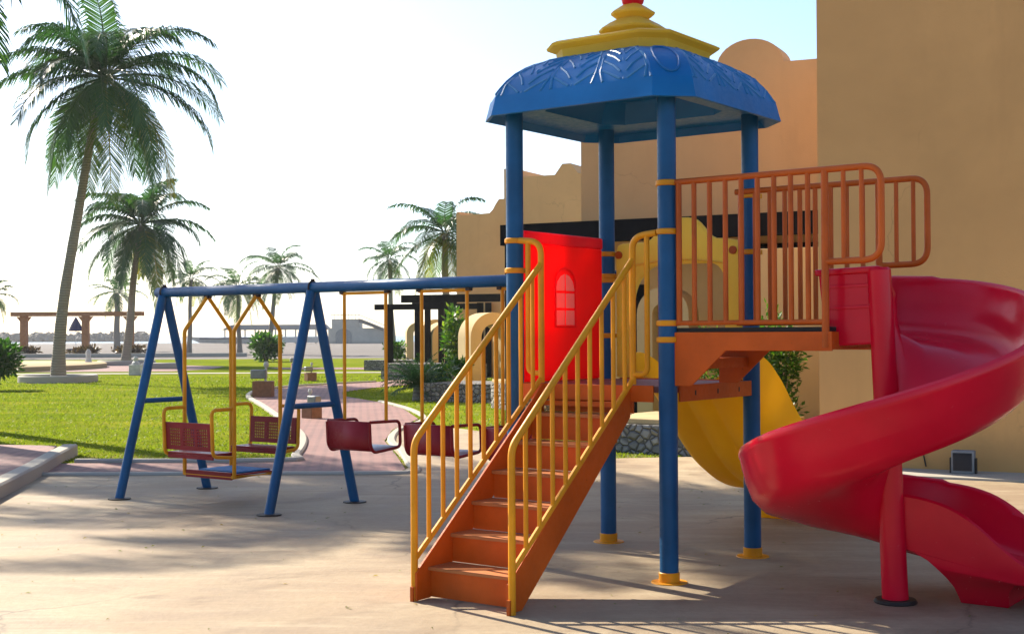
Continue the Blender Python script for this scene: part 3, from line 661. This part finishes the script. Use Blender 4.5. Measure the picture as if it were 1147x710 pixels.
def perf(b, org, ux, uz, w, h, nx, nz, hole):
    """perforated sheet: grid of quads with holes left out"""
    idx = {}
    for j in range(nz+1):
        for i in range(nx+1):
            idx[i, j] = len(b.v); p = Vector(org)+Vector(ux)*(w*i/nx)+Vector(uz)*(h*j/nz); b.v.append(tuple(p)); b.t.append(0)
    for j in range(nz):
        for i in range(nx):
            if not hole(i, j): b.face((idx[i, j], idx[i+1, j], idx[i+1, j+1], idx[i, j+1]))
GL = thing('glider_swing', 'yellow framed glider swing with two facing red seats and blue foot mat', 'glider swing', C0, TH)
b = MB(); BL, BR = 5.03, 4.37; AN, AF = .425, .985
for cb in (BL, BR):
    for a in (AN, AF):
        b.tube(fillet([(AB+(.015 if a > AB else -.015), cb, 1.865), (a, cb, 1.56), (a, cb, .255)], .03, 4), .0185, 10)
b.tube([(AN, BL, .26), (AN, BR, .26), (AF, BR, .26), (AF, BL, .26)], .017, 10, closed=True); b.build('frame', M['yellow'], GL)
for cb in (BL, BR):
    b = MB(); b.box((AB-.025, cb-.03, 1.862), (AB+.025, cb+.03, 1.892)); b.build('pivot', M['steel'], GL, smooth=0)
b = MB(); b.box((AN+.02, BR+.02, .27), (AF-.02, BL-.02, .282)); fb = b.build('footboard', M['seatred'], GL, smooth=0); 
b = MB(); b.box((AN+.10, BR+.07, .2825), (AF-.06, BL-.07, .297)); b.build('foot_mat', M['matblue'], fb, bevel=.004)
b = MB(); b.box((AN-.012, BR+.03, .235), (AN+.012, BL-.03, .30)); b.build('edge_board', M['seatred'], fb, smooth=0)
for sg, a0 in ((-1, AN), (1, AF)):
    for cb in (BL-.012, BR+.012):
        b = MB(); b.tube(fillet([(a0, cb, .865), (a0+sg*.25, cb, .865), (a0+sg*.235, cb, .455), (a0, cb, .435)], .06, 6), .0165, 10)
        b.build('arm_tube', M['yellow'], GL)
    b = MB(); b.box((min(a0-sg*.03, a0+sg*.215), BR+.03, .462), (max(a0-sg*.03, a0+sg*.215), BL-.03, .480))
    b.box((min(a0-sg*.03, a0-sg*.018), BR+.03, .425), (max(a0-sg*.03, a0-sg*.018), BL-.03, .4615)); b.box((min(a0+sg*.205, a0+sg*.217), BR+.03, .425), (max(a0+sg*.205, a0+sg*.217), BL-.03, .4615)); b.build('seat', M['seatred'], GL, bevel=.004)
    b = MB(); a1 = a0+sg*.222
    perf(b, (a1, BR+.025, .50), (0, 1, 0), (sg*.05, 0, 1), BL-BR-.05, .245, 66, 18,
         lambda i, j: 3 <= j <= 14 and j % 2 == 1 and (6 <= i <= 20 or 25 <= i <= 40 or 45 <= i <= 59) and i % 3 != 0)
    b.build('seat_back', M['seatred'], GL, smooth=0, solid=.012)

def swing(bc, label):
    o = thing('bucket_swing', label, 'swing', C0, TH, 'single bucket swings on the blue beam')
    hw = .235; b = MB(); AS = .70
    b.tube([(AS, bc+hw+.03, 1.868), (AS, bc-hw-.03, 1.868)], .014, 10); b.build('hanger_bar', M['yellow'], o)
    for s in (-1, 1):
        b = MB(); b.tube([(AS, bc+s*hw, 1.868), (AS, bc+s*hw, .795)], .0145, 10); h = b.build('hanger', M['yellow'], o)
        b = MB(); b.box((AS-.022, bc+s*(hw+.02)-.02, 1.862), (AS+.022, bc+s*(hw+.02)+.02, 1.895)); b.build('pivot', M['steel'], h, smooth=0)
        b = MB(); c = bc+s*(hw+.004)
        b.tube(fillet([(.50, c, .795), (.865, c, .790), (.875, c, .572), (.54, c, .545), (.50, c, .60), (.49, c, .79)], .05, 6), .0135, 10); b.build('arm_tube', M['seatred'], o)
    b = MB(); prof = fillet([(.488, 0, .80), (.505, 0, .55), (.87, 0, .575)], .07, 8)
    n = len(prof); cut = 9
    vs = [(p.x, bc-hw, p.z) for p in prof[:cut]]+[(p.x, bc+hw, p.z) for p in prof[:cut]]
    b.add(vs, [(i, i+1, cut+i+1, cut+i) for i in range(cut-1)]); b.build('seat_back', M['seatred'], o, solid=.010)
    b = MB(); pr = prof[cut-1:]; m = len(pr); vs = [(p.x, bc-hw, p.z) for p in pr]+[(p.x, bc+hw, p.z) for p in pr]
    b.add(vs, [(i, i+1, m+i+1, m+i) for i in range(m-1)]); b.build('seat', M['seattop'], o, solid=.010)
    return o
swing(3.06, 'red bucket swing nearest the second A frame, its worn seat, painted pale for sheen, fully visible')
swing(2.20, 'red bucket swing seen through the left yellow stair rail, middle of three')
swing(1.38, 'red bucket swing mostly hidden behind the top of the orange stairs')

# ---------------------------------------------------------------- vegetation
def frond(b, o, az, el, L, droop, nl, ll, tint, rr, curl=0, lw=.035):
    o = Vector(o); n = 14; pts = [o]; tans = []; e = el; a = az
    for i in range(n):
        d = Vector((math.cos(a)*math.cos(e), math.sin(a)*math.cos(e), math.sin(e))); tans.append(d)
        pts.append(pts[-1]+d*(L/n)); e -= droop/n*(.5+1.0*i/n); a += curl/n
        if e < -1.45: e = -1.45
    tans.append(tans[-1])
    rad = [max(.004, L*.010*(1-.9*i/n)) for i in range(n+1)]
    k0 = len(b.v); b.tube(pts, rad, 4, caps=False)
    for i in range(k0, len(b.v)): b.t[i] = min(1, tint+.25)
    for i in range(nl):
        t = .10+.90*(i+rr.random()*.6)/nl; x = t*n; j = min(int(x), n-1); f = x-j
        p = pts[j]*(1-f)+pts[j+1]*f; d = tans[j]; side = d.cross(Vector((0, 0, 1)))
        if side.length < .05: side = Vector((-math.sin(az), math.cos(az), 0))
        side.normalize(); upv = side.cross(d)
        lf = ll*min(1, .45+2.2*t)*(1-.62*max(0, t-.45)**1.3/.46)*(.85+.3*rr.random())
        if lf < ll*.25: lf = ll*.25
        for s in (-1, 1):
            if rr.random() < .04: continue
            dr = (side*s*(.80-.25*t)+d*(.45+.4*t)+upv*(.18-.1*rr.random())).normalized()
            m = p+dr*lf*.55+Vector((0, 0, -lf*.10)); e2 = p+dr*lf*.88+Vector((0, 0, -lf*(.36+.30*rr.random())))
            w = d*(lw*(.8+.4*rr.random()))
            tt = min(1, max(0.001, tint+rr.uniform(-.12, .15)))
            b.add([p-w*.4, p+w*.4, m+w*.6, m-w*.6, e2], [(0, 1, 2, 3), (3, 2, 4)], tt)
def palm(name, label, base, crown, L, nf, nl, ll, seed, group, r0=.2, r1=.12, bend=.6, lw=.035, trunk_label=None, zmin=-1.0, yel=.15, cat='palm tree'):
    rr = random.Random(seed); o = thing(name, label, cat, base, 0, group)
    c = Vector(crown)-Vector(base); n = 22; pts = []; rs = []
    for i in range(n+1):
        t = i/n; h = t**(1+bend); pts.append(Vector((c.x*h+.03*math.sin(t*9+seed), c.y*h, c.z*t-(.25 if i == 0 else 0))))
        rs.append((r0+(r1-r0)*min(1, t*1.3))*(1+.35*max(0, 1-t*9))*(1+.035*rr.uniform(-1, 1)))
    b = MB(); b.tube(pts, rs, 14); b.build('trunk', M['trunk'], o, smooth=60)
    b = MB()
    for k in range(nf):
        u = (k+.5)/nf; az = k*2.39996+rr.uniform(-.25, .25)
        el = 1.40-2.35*u**.95+rr.uniform(-.16, .16); el = max(el, zmin)
        fl = L*(.78+.28*rr.random())*(1-.12*(u < .15)); dp = (1.85-.55*u)*(.75+.5*rr.random())
        tint = .02+.40*rr.random()+(.45 if (u > .72 and rr.random() < yel*3) else 0)
        frond(b, c+Vector((math.cos(az)*r1*.7, math.sin(az)*r1*.7, .15*(1-u))), az, el, fl, dp, nl, ll, tint, rr, rr.uniform(-.35, .35), lw)
    if L > 3:
        for k in range(7):
            az = rr.uniform(0, 6.28); p = c+Vector((math.cos(az)*.22, math.sin(az)*.22, -.25-rr.random()*.2))
            b.lathe([(.01, -.11), (.08, -.06), (.09, 0), (.06, .07), (.01, .1)], p, 8)
            for i in range(-40, 0): b.t[i] = .75
    b.build('crown', M['palm'], o, smooth=0, fix=False); return o
PG = 'coconut palms behind the playground'
def px(u, d): return (u-573.5)/1490*d
def pz(v, d): return 1.51+(376-v)/1490*d
palm('palm_tree', 'largest coconut palm, tall leaning trunk rising from a round kerb at left', (-15.18, 44.5, 0), (px(118, 44.5), 44.5, pz(88, 44.5)), 4.45, 36, 84, 1.2, 3, PG, .21, .13, .55, .044, yel=.16)
palm('palm_tree', 'second coconut palm right of the largest, straight trunk beside the orange pergola', (-20.3, 70, 0), (px(158, 70), 70, pz(252, 70)), 4.3, 34, 70, 1.15, 5, PG, .23, .15, .3, .055, yel=.2)
palm('palm_tree', 'small distant palm seen above the right end of the orange pergola', (px(131, 135), 135, 0), (px(131, 135), 135, pz(327, 135)), 3.2, 20, 26, .7, 8, PG, .35, .25, .3, .08)
palm('palm_tree', 'distant palm seen inside the first yellow hanger of the glider swing', (px(212, 112), 112, 0), (px(214, 112), 112, pz(312, 112)), 3.0, 20, 26, .65, 11, PG, .22, .14, .3, .07, yel=.5)
palm('palm_tree', 'distant bushy palm above the beam between the two glider hangers', (px(268, 112), 112, 0), (px(266, 112), 112, pz(322, 112)), 3.4, 24, 28, .75, 13, PG, .22, .14, .3, .07)
palm('palm_tree', 'distant palm with leaning trunk just left of the second A frame top', (px(301, 105), 105, 0), (px(312, 105), 105, pz(300, 105)), 3.5, 24, 30, .8, 17, PG, .22, .14, .3, .07, yel=.1)
palm('palm_tree', 'distant slim palm left of the ochre building, behind the black pergola', (px(440, 82), 82, 0), (px(436, 82), 82, pz(292, 82)), 2.4, 20, 30, .6, 19, PG, .2, .13, .3, .05)
palm('palm_tree', 'palm with upright centre fronds against the left corner of the ochre building', (px(500, 58), 58, 0), (px(499, 58), 58, pz(263, 58)), 3.1, 26, 48, .8, 23, PG, .22, .14, .3, .045, yel=.35)
palm('palm_tree', 'distant palm cut off by the left photo edge', (px(-12, 95), 95, 0), (px(-10, 95), 95, pz(330, 95)), 2.2, 18, 26, .6, 29, PG, .22, .15, .3, .06)
# palms standing just outside the left edge: they throw the shade over the pad
palm('palm_tree', 'near palm whose frond tips hang into the upper left corner', (-10.6, 22.5, 0), (-10.4, 21.6, 9.0), 4.4, 32, 50, .95, 31, PG, .24, .14, .6, .05)
palm('palm_tree', 'near palm outside the left edge shading the concrete under the tower', (-11.2, 24.2, 0), (-10.9, 23.9, 12.0), 3.3, 40, 54, .9, 37, PG, .24, .14, .6, .055)
palm('palm_tree', 'near palm outside the left edge shading the ground before the spiral slide', (-8.2, 18.4, 0), (-6.5, 18.0, 12.0), 3.7, 34, 54, 1.0, 41, PG, .24, .14, .6, .055)

def bush(name, label, c, rad, n, ls, mat, seed, stems=4, cat='shrub', group=None, lean=0, gap=.0, tshift=0.0):
    rr = random.Random(seed); o = thing(name, label, cat, c, 0, group); b = MB()
    lobes = [(Vector((rr.uniform(-.55, .55)*rad[0], rr.uniform(-.55, .55)*rad[1], rad[2]*(1+rr.uniform(-.45, .6)))), rr.uniform(.45, .7)) for _ in range(9)]
    for _ in range(n):
        lc, lr = rr.choice(lobes); d = Vector((rr.gauss(0, 1), rr.gauss(0, 1), rr.gauss(0, 1))).normalized()
        q_ = (rr.random()**.45)*lr; p = lc+Vector((d.x*rad[0], d.y*rad[1], d.z*rad[2]))*q_
        if p.z < .02: continue
        dr = (d+Vector((rr.uniform(-.7, .7), rr.uniform(-.7, .7), rr.uniform(-.3, .8)))).normalized(); sd = dr.cross(Vector((rr.uniform(-1, 1), rr.uniform(-1, 1), 1))).normalized()
        l = ls*(.6+.8*rr.random()); b.add([p, p+dr*l*.5+sd*l*.24, p+dr*l, p+dr*l*.5-sd*l*.24], [(0, 1, 2, 3)], min(1, max(.001, .35+rr.gauss(0, .22)+tshift)))
    b.build('foliage', mat, o, smooth=0, fix=False)
    b = MB()
    for k in range(stems):
        an = rr.uniform(0, 6.28); b.tube([(0, 0, -.05), (math.cos(an)*rad[0]*.25, math.sin(an)*rad[1]*.25, rad[2]*.6), (math.cos(an)*rad[0]*.5, math.sin(an)*rad[1]*.5, rad[2]*1.2)], [.035*rad[0]+.01, .025*rad[0]+.008, .008], 6)
    b.build('stems', M['trunk'], o); return o
bush('round_bush', 'round green bush standing alone on the far lawn beside the beach', (px(298, 78), 78, 0), (1.0, 1.0, .75), 1500, .30, M['leaf'], 3)
bush('leafy_bush', 'dark green leafy bush cut by the left photo edge', (px(-4, 38), 38, 0), (.62, .6, .72), 2200, .17, M['leaf'], 4, tshift=-.15)
bush('wall_shrub', 'leafy green shrub by the building pillar under the upper platform', (px(868, 16.8), 16.9, 0), (.42, .3, .85), 2600, .085, M['leaf'], 5, tshift=-.05)
bush('leafy_plant', 'yellow green leafy plant behind the yellow slide hood', (px(798, 17.6), 17.6, .4), (.35, .2, .62), 900, .075, M['leaf'], 6, tshift=.25)
bush('planter_bush', 'bright green leafy bush in front of the stone planter and black pergola post', (px(492, 33.5), 33.5, .1), (.40, .4, .36), 1000, .14, M['leaf'], 7, tshift=.12)
bush('arch_climber', 'light green climber growing between two cream arches', (px(516, 43), 43.5, .4), (.55, .5, 1.0), 1500, .17, M['leaf'], 8, tshift=.2)
bush('corner_bush', 'small green bush on the far dark planter', (px(445, 56), 56, .5), (.55, .5, .4), 700, .16, M['leaf'], 9)
bush('arch_bush', 'low green bush at the foot of the widest cream arch', (px(512, 35), 35.2, .4), (.35, .3, .25), 500, .12, M['leaf'], 10)
rr = random.Random(77)
cy = thing('cycad', 'spiky dark green cycad with a pale stub trunk before the stone planter', 'cycad', (px(468, 30.8), 30.8, 0)); b = MB()
for k in range(46):
    u = (k+.5)/46; az = k*2.4; frond(b, (0, 0, .28), az, 1.45-1.35*u, .95*(.8+.3*rr.random()), 1.0, 22, .20, .08+.2*rr.random(), rr, 0, .022)
b.build('crown', M['palm'], cy, smooth=0, fix=False); b = MB(); b.lathe([(.15, -.05), (.13, .1), (.11, .28), (.06, .34)], (0, 0, 0), 12); b.build('trunk', M['trunk'], cy)
# grass blades: uncountable
rr = random.Random(5); b = MB()
def inpoly(x, y, poly):
    c = False; n = len(poly)
    for i in range(n):
        (x0, y0), (x1, y1) = poly[i], poly[(i+1) % n]
        if (y0 > y) != (y1 > y) and x < (x1-x0)*(y-y0)/(y1-y0)+x0: c = not c
    return c
for _ in range(42000):
    y = 15.8+34*rr.random()**2.0; x = rr.uniform(-.42*y-.5, 2.4 if y < 24 else 0.5)
    if inpoly(x, y, bandpoly) or inpoly(x, y, pad) or (y < 19.5 and x < -5.2 and inpoly(x, y, rp)): continue
    h = rr.uniform(.015, .036)*(1+(y-16)/40); w = .005+.00035*y; an = rr.uniform(0, 3.14); lx, ly = rr.uniform(-.035, .035), rr.uniform(-.035, .035)
    b.add([(x-w*math.cos(an), y-w*math.sin(an), 0), (x+w*math.cos(an), y+w*math.sin(an), 0), (x+lx, y+ly, h)], [(0, 1, 2)], min(1, max(.001, rr.gauss(.45, .22))))
tag(b.build('grass', M['grassblade'], smooth=0, fix=False), 'short green grass blades covering the lawn', 'grass', kind='stuff')

# wind-blown leaf litter and grit on the pad
rr = random.Random(91); b = MB()
for _ in range(260):
    y = 5.5+8.8*rr.random(); x = rr.uniform(-.4*y, .42*y); sz = rr.uniform(.006, .022); an = rr.uniform(0, 6.28); h = rr.uniform(.002, .010)
    cx_, sx_ = math.cos(an)*sz, math.sin(an)*sz
    b.add([(x-cx_, y-sx_, .010), (x+sx_*.4, y-cx_*.4, .011+h), (x+cx_, y+sx_, .012+h*.5), (x-sx_*.4, y+cx_*.4, .010+h)], [(0, 1, 2, 3)], rr.uniform(.75, 1))
tag(b.build('leaf_litter', M['palm'], smooth=0, fix=False), 'scattered dry leaf bits lying on the concrete', 'leaf litter', kind='stuff')

# ---------------------------------------------------------------- garden and beach objects
kr = MB(); kr.lathe([(1.28, -.02), (1.28, .20), (1.24, .24), (1.12, .24), (1.08, .20), (1.08, -.02)], (0, 0, 0), 40, caps=False)
tag(kr.build('tree_ring', M['kerb'], loc=(-15.18, 44.5, 0)), 'round pale concrete kerb ring around the largest palm', 'tree ring')
b = MB(); b.lathe([(3.9, -.02), (3.9, .22), (3.82, .26), (0.0, .26)], (0, 0, 0), 64); pz_ = b.build('round_plaza', M['cream'], loc=(-24.8, 62.5, 0)); struct(pz_, 'raised round pale plaza paved beside the palms', 'plaza'); pz_.scale = (1.35, 2.0, 1)
def rocks(name, label, spots, seed, cat='rocks', s=.4):
    rr = random.Random(seed); b = MB()
    for (x, y, z, r_) in spots:
        n = len(b.v); prof = [(r_*.3, 0), (r_*.95, r_*.15), (r_*.9, r_*.5), (r_*.4, r_*.75)]; b.lathe(prof, (x, y, z), 7)
        for i in range(n, len(b.v)): b.v[i] = tuple(v+rr.uniform(-.18, .18)*r_ for v in b.v[i])
    o = b.build(name, M['grey'], smooth=0); tag(o, label, cat); return o
for k, (x, y) in enumerate(((-19.3, 67.5), (-17.6, 66.8), (-21.3, 67.8))):
    pass
b = MB(); b.lathe([(1.5, -.02), (1.5, .22), (1.44, .27), (1.26, .27), (1.2, -.02)], (0, 0, 0), 32, caps=False); tag(b.build('tree_ring', M['kerb'], loc=(-20.3, 70, 0)), 'low pale kerb ring around the second palm', 'tree ring')
b = MB(); b.box((-.9, -.5, 0), (.9, .5, .28)); tag(b.build('stone_block', M['kerb'], loc=(px(183, 62), 62, 0), bevel=.05), 'low grey stone block on the lawn right of the second palm', 'stone block')
# path lights
def garden_light(x, y, s, label, rz=0):
    o = thing('garden_light', label, 'garden light', (x, y, 0), rz, 'garden spotlights on brick plinths')
    b = MB(); b.box((-.24*s, -.2*s, 0), (.24*s, .2*s, .40*s)); b.build('plinth', M['terracotta'], o, bevel=.015)
    b = MB(); b.box((-.30*s, -.12*s, .46*s), (.08*s, .12*s, .68*s)); b.build('lamp_head', M['lampgrey'], o, bevel=.02)
    b = MB(); b.tube([(.05*s, 0, .38*s), (.07*s, 0, .75*s)], .03*s, 8); b.lathe([(.05*s, .74*s), (.07*s, .80*s), (.04*s, .88*s)], (.07*s, 0, 0), 10); b.build('bracket', M['white'], o); return o
garden_light(px(294, 32.7), 32.8, 1, 'grey spotlight on terracotta plinth beside the bend of the pink path')
garden_light(px(347, 24.0), 24.2, .62, 'grey spotlight on terracotta plinth behind the right glider seat', 2.4)
garden_light(px(345, 44), 44.5, .7, 'grey spotlight on terracotta plinth at the far turn of the pink path', .6)
garden_light(px(331, 58), 58, .8, 'grey spotlight on terracotta plinth on the far lawn by the second A frame', .3)
wl = thing('white_bollard', 'small white bollard lamp on the lawn below the second palm', 'bollard lamp', (px(152, 52), 52, 0)); b = MB(); b.box((-.22, -.2, 0), (.22, .2, .42)); b.build('base', M['white'], wl, bevel=.02); b = MB(); b.lathe([(.16, .42), (.14, .5), (.08, .55), (.1, .66), (.05, .74)], (0, 0, 0), 14); b.build('lamp', M['white'], wl)
wl = thing('white_bollard', 'white lamp on the edge of the round plaza near the pergola', 'bollard lamp', (px(99, 66), 66, .0)); b = MB(); b.lathe([(.2, 0), (.16, .3), (.12, .5), (.14, .75), (.05, .9)], (0, 0, 0), 14); b.build('lamp', M['white'], wl); b = MB(); b.box((-.35, -.3, 0), (.35, .3, .25)); b.build('base', M['terracotta'], wl, bevel=.02)
# stone planters
def planter(p0, p1, w, h, label, mat='stone', cap=True):
    p0, p1 = Vector((*p0, 0)), Vector((*p1, 0)); d = p1-p0; L = d.length; o = thing('planter_wall', label, 'planter wall', p0, math.atan2(d.y, d.x))
    b = MB(); b.box((0, 0, -.1), (L, w, h)); b.build('wall', M[mat], o, smooth=0, bevel=.01)
    if cap: b = MB(); b.box((-.04, -.04, h+.001), (L+.04, w+.04, h+.07)); b.build('coping', M['cream'], o, smooth=0, bevel=.012)
planter((2.75, 15.9), (1.05, 17.25), -1.6, .37, 'cobble stone planter wall with cream coping right under the tower deck')
planter((.0, 26.2), (-.45, 27.6), -2.0, .52, 'cobble stone planter wall with cream coping seen through the stair rail')
planter((.4, 28.9), (-2.05, 30.3), -1.8, .42, 'cobble stone planter wall behind the cycad', cap=False)
planter((-2.2, 43.5), (-4.5, 45.6), -2, .55, 'dark stone planter wall at the foot of the cream arches, behind the swings', cap=False)
planter((-4.4, 56.2), (-6.4, 57.4), -2, .45, 'low dark planter wall farthest along the pink path', cap=False)
# cream arches
def arch(x, y, rz, w, h, dep, th, label, base=0):
    o = thing('garden_arch', label, 'arch', (x, y, base), rz, 'cream garden arches'); r_ = w/2; P = []
    for s in (1,):
        P += [(-r_, -.1), (-r_, h-r_)]+[(-r_*math.cos(math.pi*k/16), h-r_+r_*math.sin(math.pi*k/16)) for k in range(1, 16)]+[(r_, h-r_), (r_, -.1)]
        ri = r_-th; P += [(ri, -.1), (ri, h-r_)]+[(ri*math.cos(math.pi*k/16), h-r_+ri*math.sin(math.pi*k/16)) for k in range(1, 16)]+[(-ri, h-r_), (-ri, -.1)]
    b = MB(); b.prism(P, lambda a, z: (a, 0, z), lambda a, z: (a, dep, z)); b.build('arch_body', M['cream'], o, smooth=35)
arch(px(468, 62), 62, R(12), 1.05, 2.1, .5, .32, 'farthest slim cream arch of the row, against the beach')
arch(px(488, 54), 54, R(20), 1.3, 2.15, .5, .4, 'cream arch partly behind the farther black pergola post')
arch(px(500, 50), 50, R(20), 1.1, 2.0, .9, .36, 'cream arch directly behind the nearest black pergola post')
arch(px(553, 41), 41, R(25), 1.55, 2.2, 1.0, .36, 'widest cream arch, seen between swing beam and stair rail')
arch(px(742, 19.6), 19.6, R(-25), .8, 2.2, .5, .24, 'cream arch standing behind the front blue post')
# black pergola
pg = thing('black_pergola', 'black timber pergola over the cream arches left of the tower', 'pergola')
def beam(p0, p1, w, h, name='beam'):
    p0, p1 = Vector(p0), Vector(p1); d = p1-p0; Mx = Matrix.Translation(p0) @ Matrix.Rotation(math.atan2(d.y, d.x), 4, 'Z'); b = MB(); b.box((0, -w/2, -h/2), (d.length, w/2, h/2), Mx); b.build(name, M['blackwood'], pg, smooth=0)
for u, d, top_ in ((503, 44.5, 331), (468, 47, 338), (437, 50, 346), (479, 50, 346), (494, 50, 340), (538, 45, 340), (547, 47, 340)):
    x = px(u, d); b = MB(); w = .15 if u == 503 else .11; z1 = pz(top_, d); b.box((x-w, d-w, 0), (x+w, d+w, z1)); b.build('post', M['blackwood'], pg, smooth=0)
beam((px(420, 47.3), 47.3, pz(344.5, 47.3)), (px(512, 46.6), 46.6, 0), .14, .20)
beam((px(450, 45.2), 45.2, pz(335.5, 45.2)), (px(556, 44.2), 44.2, 0), .14, .26)
beam((px(462, 50.5), 50.5, pz(341, 50.5)), (px(550, 50), 50, 0), .14, .22)

# orange pergola at beach
op = thing('orange_pergola', 'long orange painted pergola frame on three posts before the beach', 'pergola'); D = 106
for u in (27, 96, 146):
    x = px(u, D); b = MB(); b.box((x-.25, D-.25, 0), (x+.25, D+.25, 3.15)); b.prism([(x-.25, 2.75), (x-.55, 3.12), (x+.55, 3.12), (x+.25, 2.75)], lambda p, z: (p, D-.24, z), lambda p, z: (p, D+.24, z)); b.build('post', M['orangewood'], op, smooth=0)
for dy in (-.35, .35):
    b = MB(); b.box((px(14, D), D+dy-.12, 3.152), (px(160, D), D+dy+.12, 3.50)); b.build('beam', M['orangewood'], op, smooth=0)
for u, w, lab in ((29, .95, 'dark red hedge bush at the left foot of the orange pergola'), (95, 1.25, 'dark red hedge bush at the middle post of the orange pergola'), (147, 1.4, 'dark red hedge bush at the right post of the orange pergola')):
    bush('hedge_bush', lab, (px(u, 99), 99, 0), (w, .6, .34), 700, .32, M['redleaf'], int(u), group='dark red bushes under the orange pergola')
b = MB(); b.box((-14, -.3, 0), (12, .3, .28)); tag(b.build('low_wall', M['kerb'], loc=(px(90, 97), 97.5, 0), bevel=.03), 'long low pale wall along the lawn edge by the pergola', 'low wall')
um = thing('beach_umbrella', 'closed navy blue beach umbrella under the orange pergola beam', 'umbrella', (px(85, 118), 118, 0))
b = MB(); b.lathe([(.03, 0), (.03, 3.3)], (0, 0, 0), 8); b.build('pole', M['white'], um); b = MB(); b.lathe([(.62, 2.02), (.66, 2.05), (.42, 2.6), (.05, 3.25)], (0, 0, 0), 12); b.build('canopy', M['navy'], um)
lb = thing('beach_lounger', 'small blue beach lounger on the sand below the umbrella', 'lounger', (px(87, 125), 125, 0)); b = MB(); b.box((-.9, -.3, .25), (.6, .3, .40)); b.prism([(.6, .3), (.6, .42), (1.05, .85), (1.1, .78)], lambda x, z: (x, -.3, z), lambda x, z: (x, .3, z)); b.build('cushion', M['navy'], lb, smooth=0); b = MB(); b.box((-.8, -.25, 0), (-.7, .25, .25)); b.box((.5, -.25, 0), (.6, .25, .25)); b.build('legs', M['white'], lb, smooth=0)
# breakwater
rr = random.Random(12); b = MB()
for k in range(420):
    u = rr.uniform(-30, 168); d = 430+rr.uniform(-6, 6); x = px(u, d); r_ = rr.uniform(.9, 2.2); n = len(b.v); b.lathe([(r_*.5, 0), (r_, r_*.4), (r_*.8, r_*.9), (r_*.3, r_*1.2)], (x, d, rr.uniform(-1.2, .5)), 6)
    for i in range(n, len(b.v)): b.v[i] = tuple(v+rr.uniform(-.3, .3)*r_ for v in b.v[i])
tag(b.build('breakwater', M['rock'], smooth=0), 'long dark rock breakwater out in the sea at left', 'breakwater', kind='stuff')
# beach building with stair and arch
bh = thing('beach_building', 'small grey beach building with an arched doorway and outside stair', 'building', (px(395, 250), 250, 0))
b = MB(); b.box((-4.6, 0, 0), (6.0, 6, 2.9)); b.box((-4.0, .5, 2.901), (1.2, 6, 4.6)); b.build('wall', M['kerb'], bh, smooth=0)
b = MB(); b.prism([(-3.2, 0), (-3.2, 1.6)]+[(-1.7-1.5*math.cos(math.pi*k/10), 1.6+1.2*math.sin(math.pi*k/10)) for k in range(1, 10)]+[(-.2, 1.6), (-.2, 0)], lambda x, z: (x, -.12, z), lambda x, z: (x, -.01, z)); b.build('door', M['lampgrey'], bh, smooth=0)
b = MB(); b.prism([(1.2, 4.6), (1.6, 4.6), (5.8, 2.9), (5.8, 2.3), (1.2, 4.0)], lambda x, z: (x, -.6, z), lambda x, z: (x, -.01, z)); b.build('stair', M['rock'], bh, smooth=0)
b = MB()
for x0, z0, x1, z1 in ((-4, 4.6, 1.2, 5.4), (1.2, 5.4, 6, 3.4)): b.tube([(x0 if x0 < 0 else x0, -.3, 5.4 if x0 < 0 else z0), (x1, -.3, z1)], .06, 6)
for k in range(9): b.tube([(-4+k*.65, -.3, 4.6), (-4+k*.65, -.3, 5.4)], .04, 5)
b.build('railing', M['rock'], bh)
pv = thing('beach_pavilion', 'long low beach pavilion with striped thatch roof behind the round bush', 'pavilion', (px(305, 260), 260, 0))
b = MB(); b.prism([(-10, 2.7), (-8, 3.7), (10, 3.7), (11, 2.7)], lambda x, z: (x, 0, z), lambda x, z: (x, 5, z)); b.build('roof', M['grey'], pv, smooth=0)
for k in range(11):
    b = MB(); b.box((-9.5+k*1.98, .3, 0), (-9.25+k*1.98, .6, 2.7)); b.build('post', M['white'], pv, smooth=0)
b = MB(); b.box((-10, -.8, .2), (11, -.4, 1.3)); b.build('counter', M['white'], pv, smooth=0)
bo = thing('moored_boat', 'long white boat with dark stripe pulled up at the shore beside the pavilion', 'boat', (px(262, 240), 240, 0))
b = MB(); b.loft([[(-9, -.1, 1.5), (-9, .1, 1.5), (-9, .1, 1.4), (-9, -.1, 1.4)], [(-6, -.9, 1.3), (-6, .9, 1.3), (-6, .4, .3), (-6, -.4, .3)], [(4, -1.0, 1.1), (4, 1.0, 1.1), (4, .5, .1), (4, -.5, .1)], [(7, -.8, 1.2), (7, .8, 1.2), (7, .4, .3), (7, -.4, .3)]]); b.build('hull', M['white'], bo, smooth=0)
b = MB(); b.box((-6, -1.06, 1.0), (6.5, -1.02, 1.2)); b.build('stripe', M['navy'], bo, smooth=0)

# ---------------------------------------------------------------- sea air
hm = bpy.data.materials.new('sea_haze'); hm.use_nodes = True; ht = hm.node_tree; ht.nodes.clear()
hv = ht.nodes.new('ShaderNodeVolumePrincipled'); hv.inputs['Color'].default_value = (.97, .98, 1, 1); hv.inputs['Density'].default_value = .00022; hv.inputs['Anisotropy'].default_value = .45
hto = ht.nodes.new('ShaderNodeOutputMaterial'); ht.links.new(hv.outputs[0], hto.inputs['Volume'])
b = MB(); b.box((-420, -40, -1.4), (420, 620, 17)); tag(b.build('haze', hm, smooth=0), 'thin bright sea haze over the beach and garden', 'haze', kind='stuff')
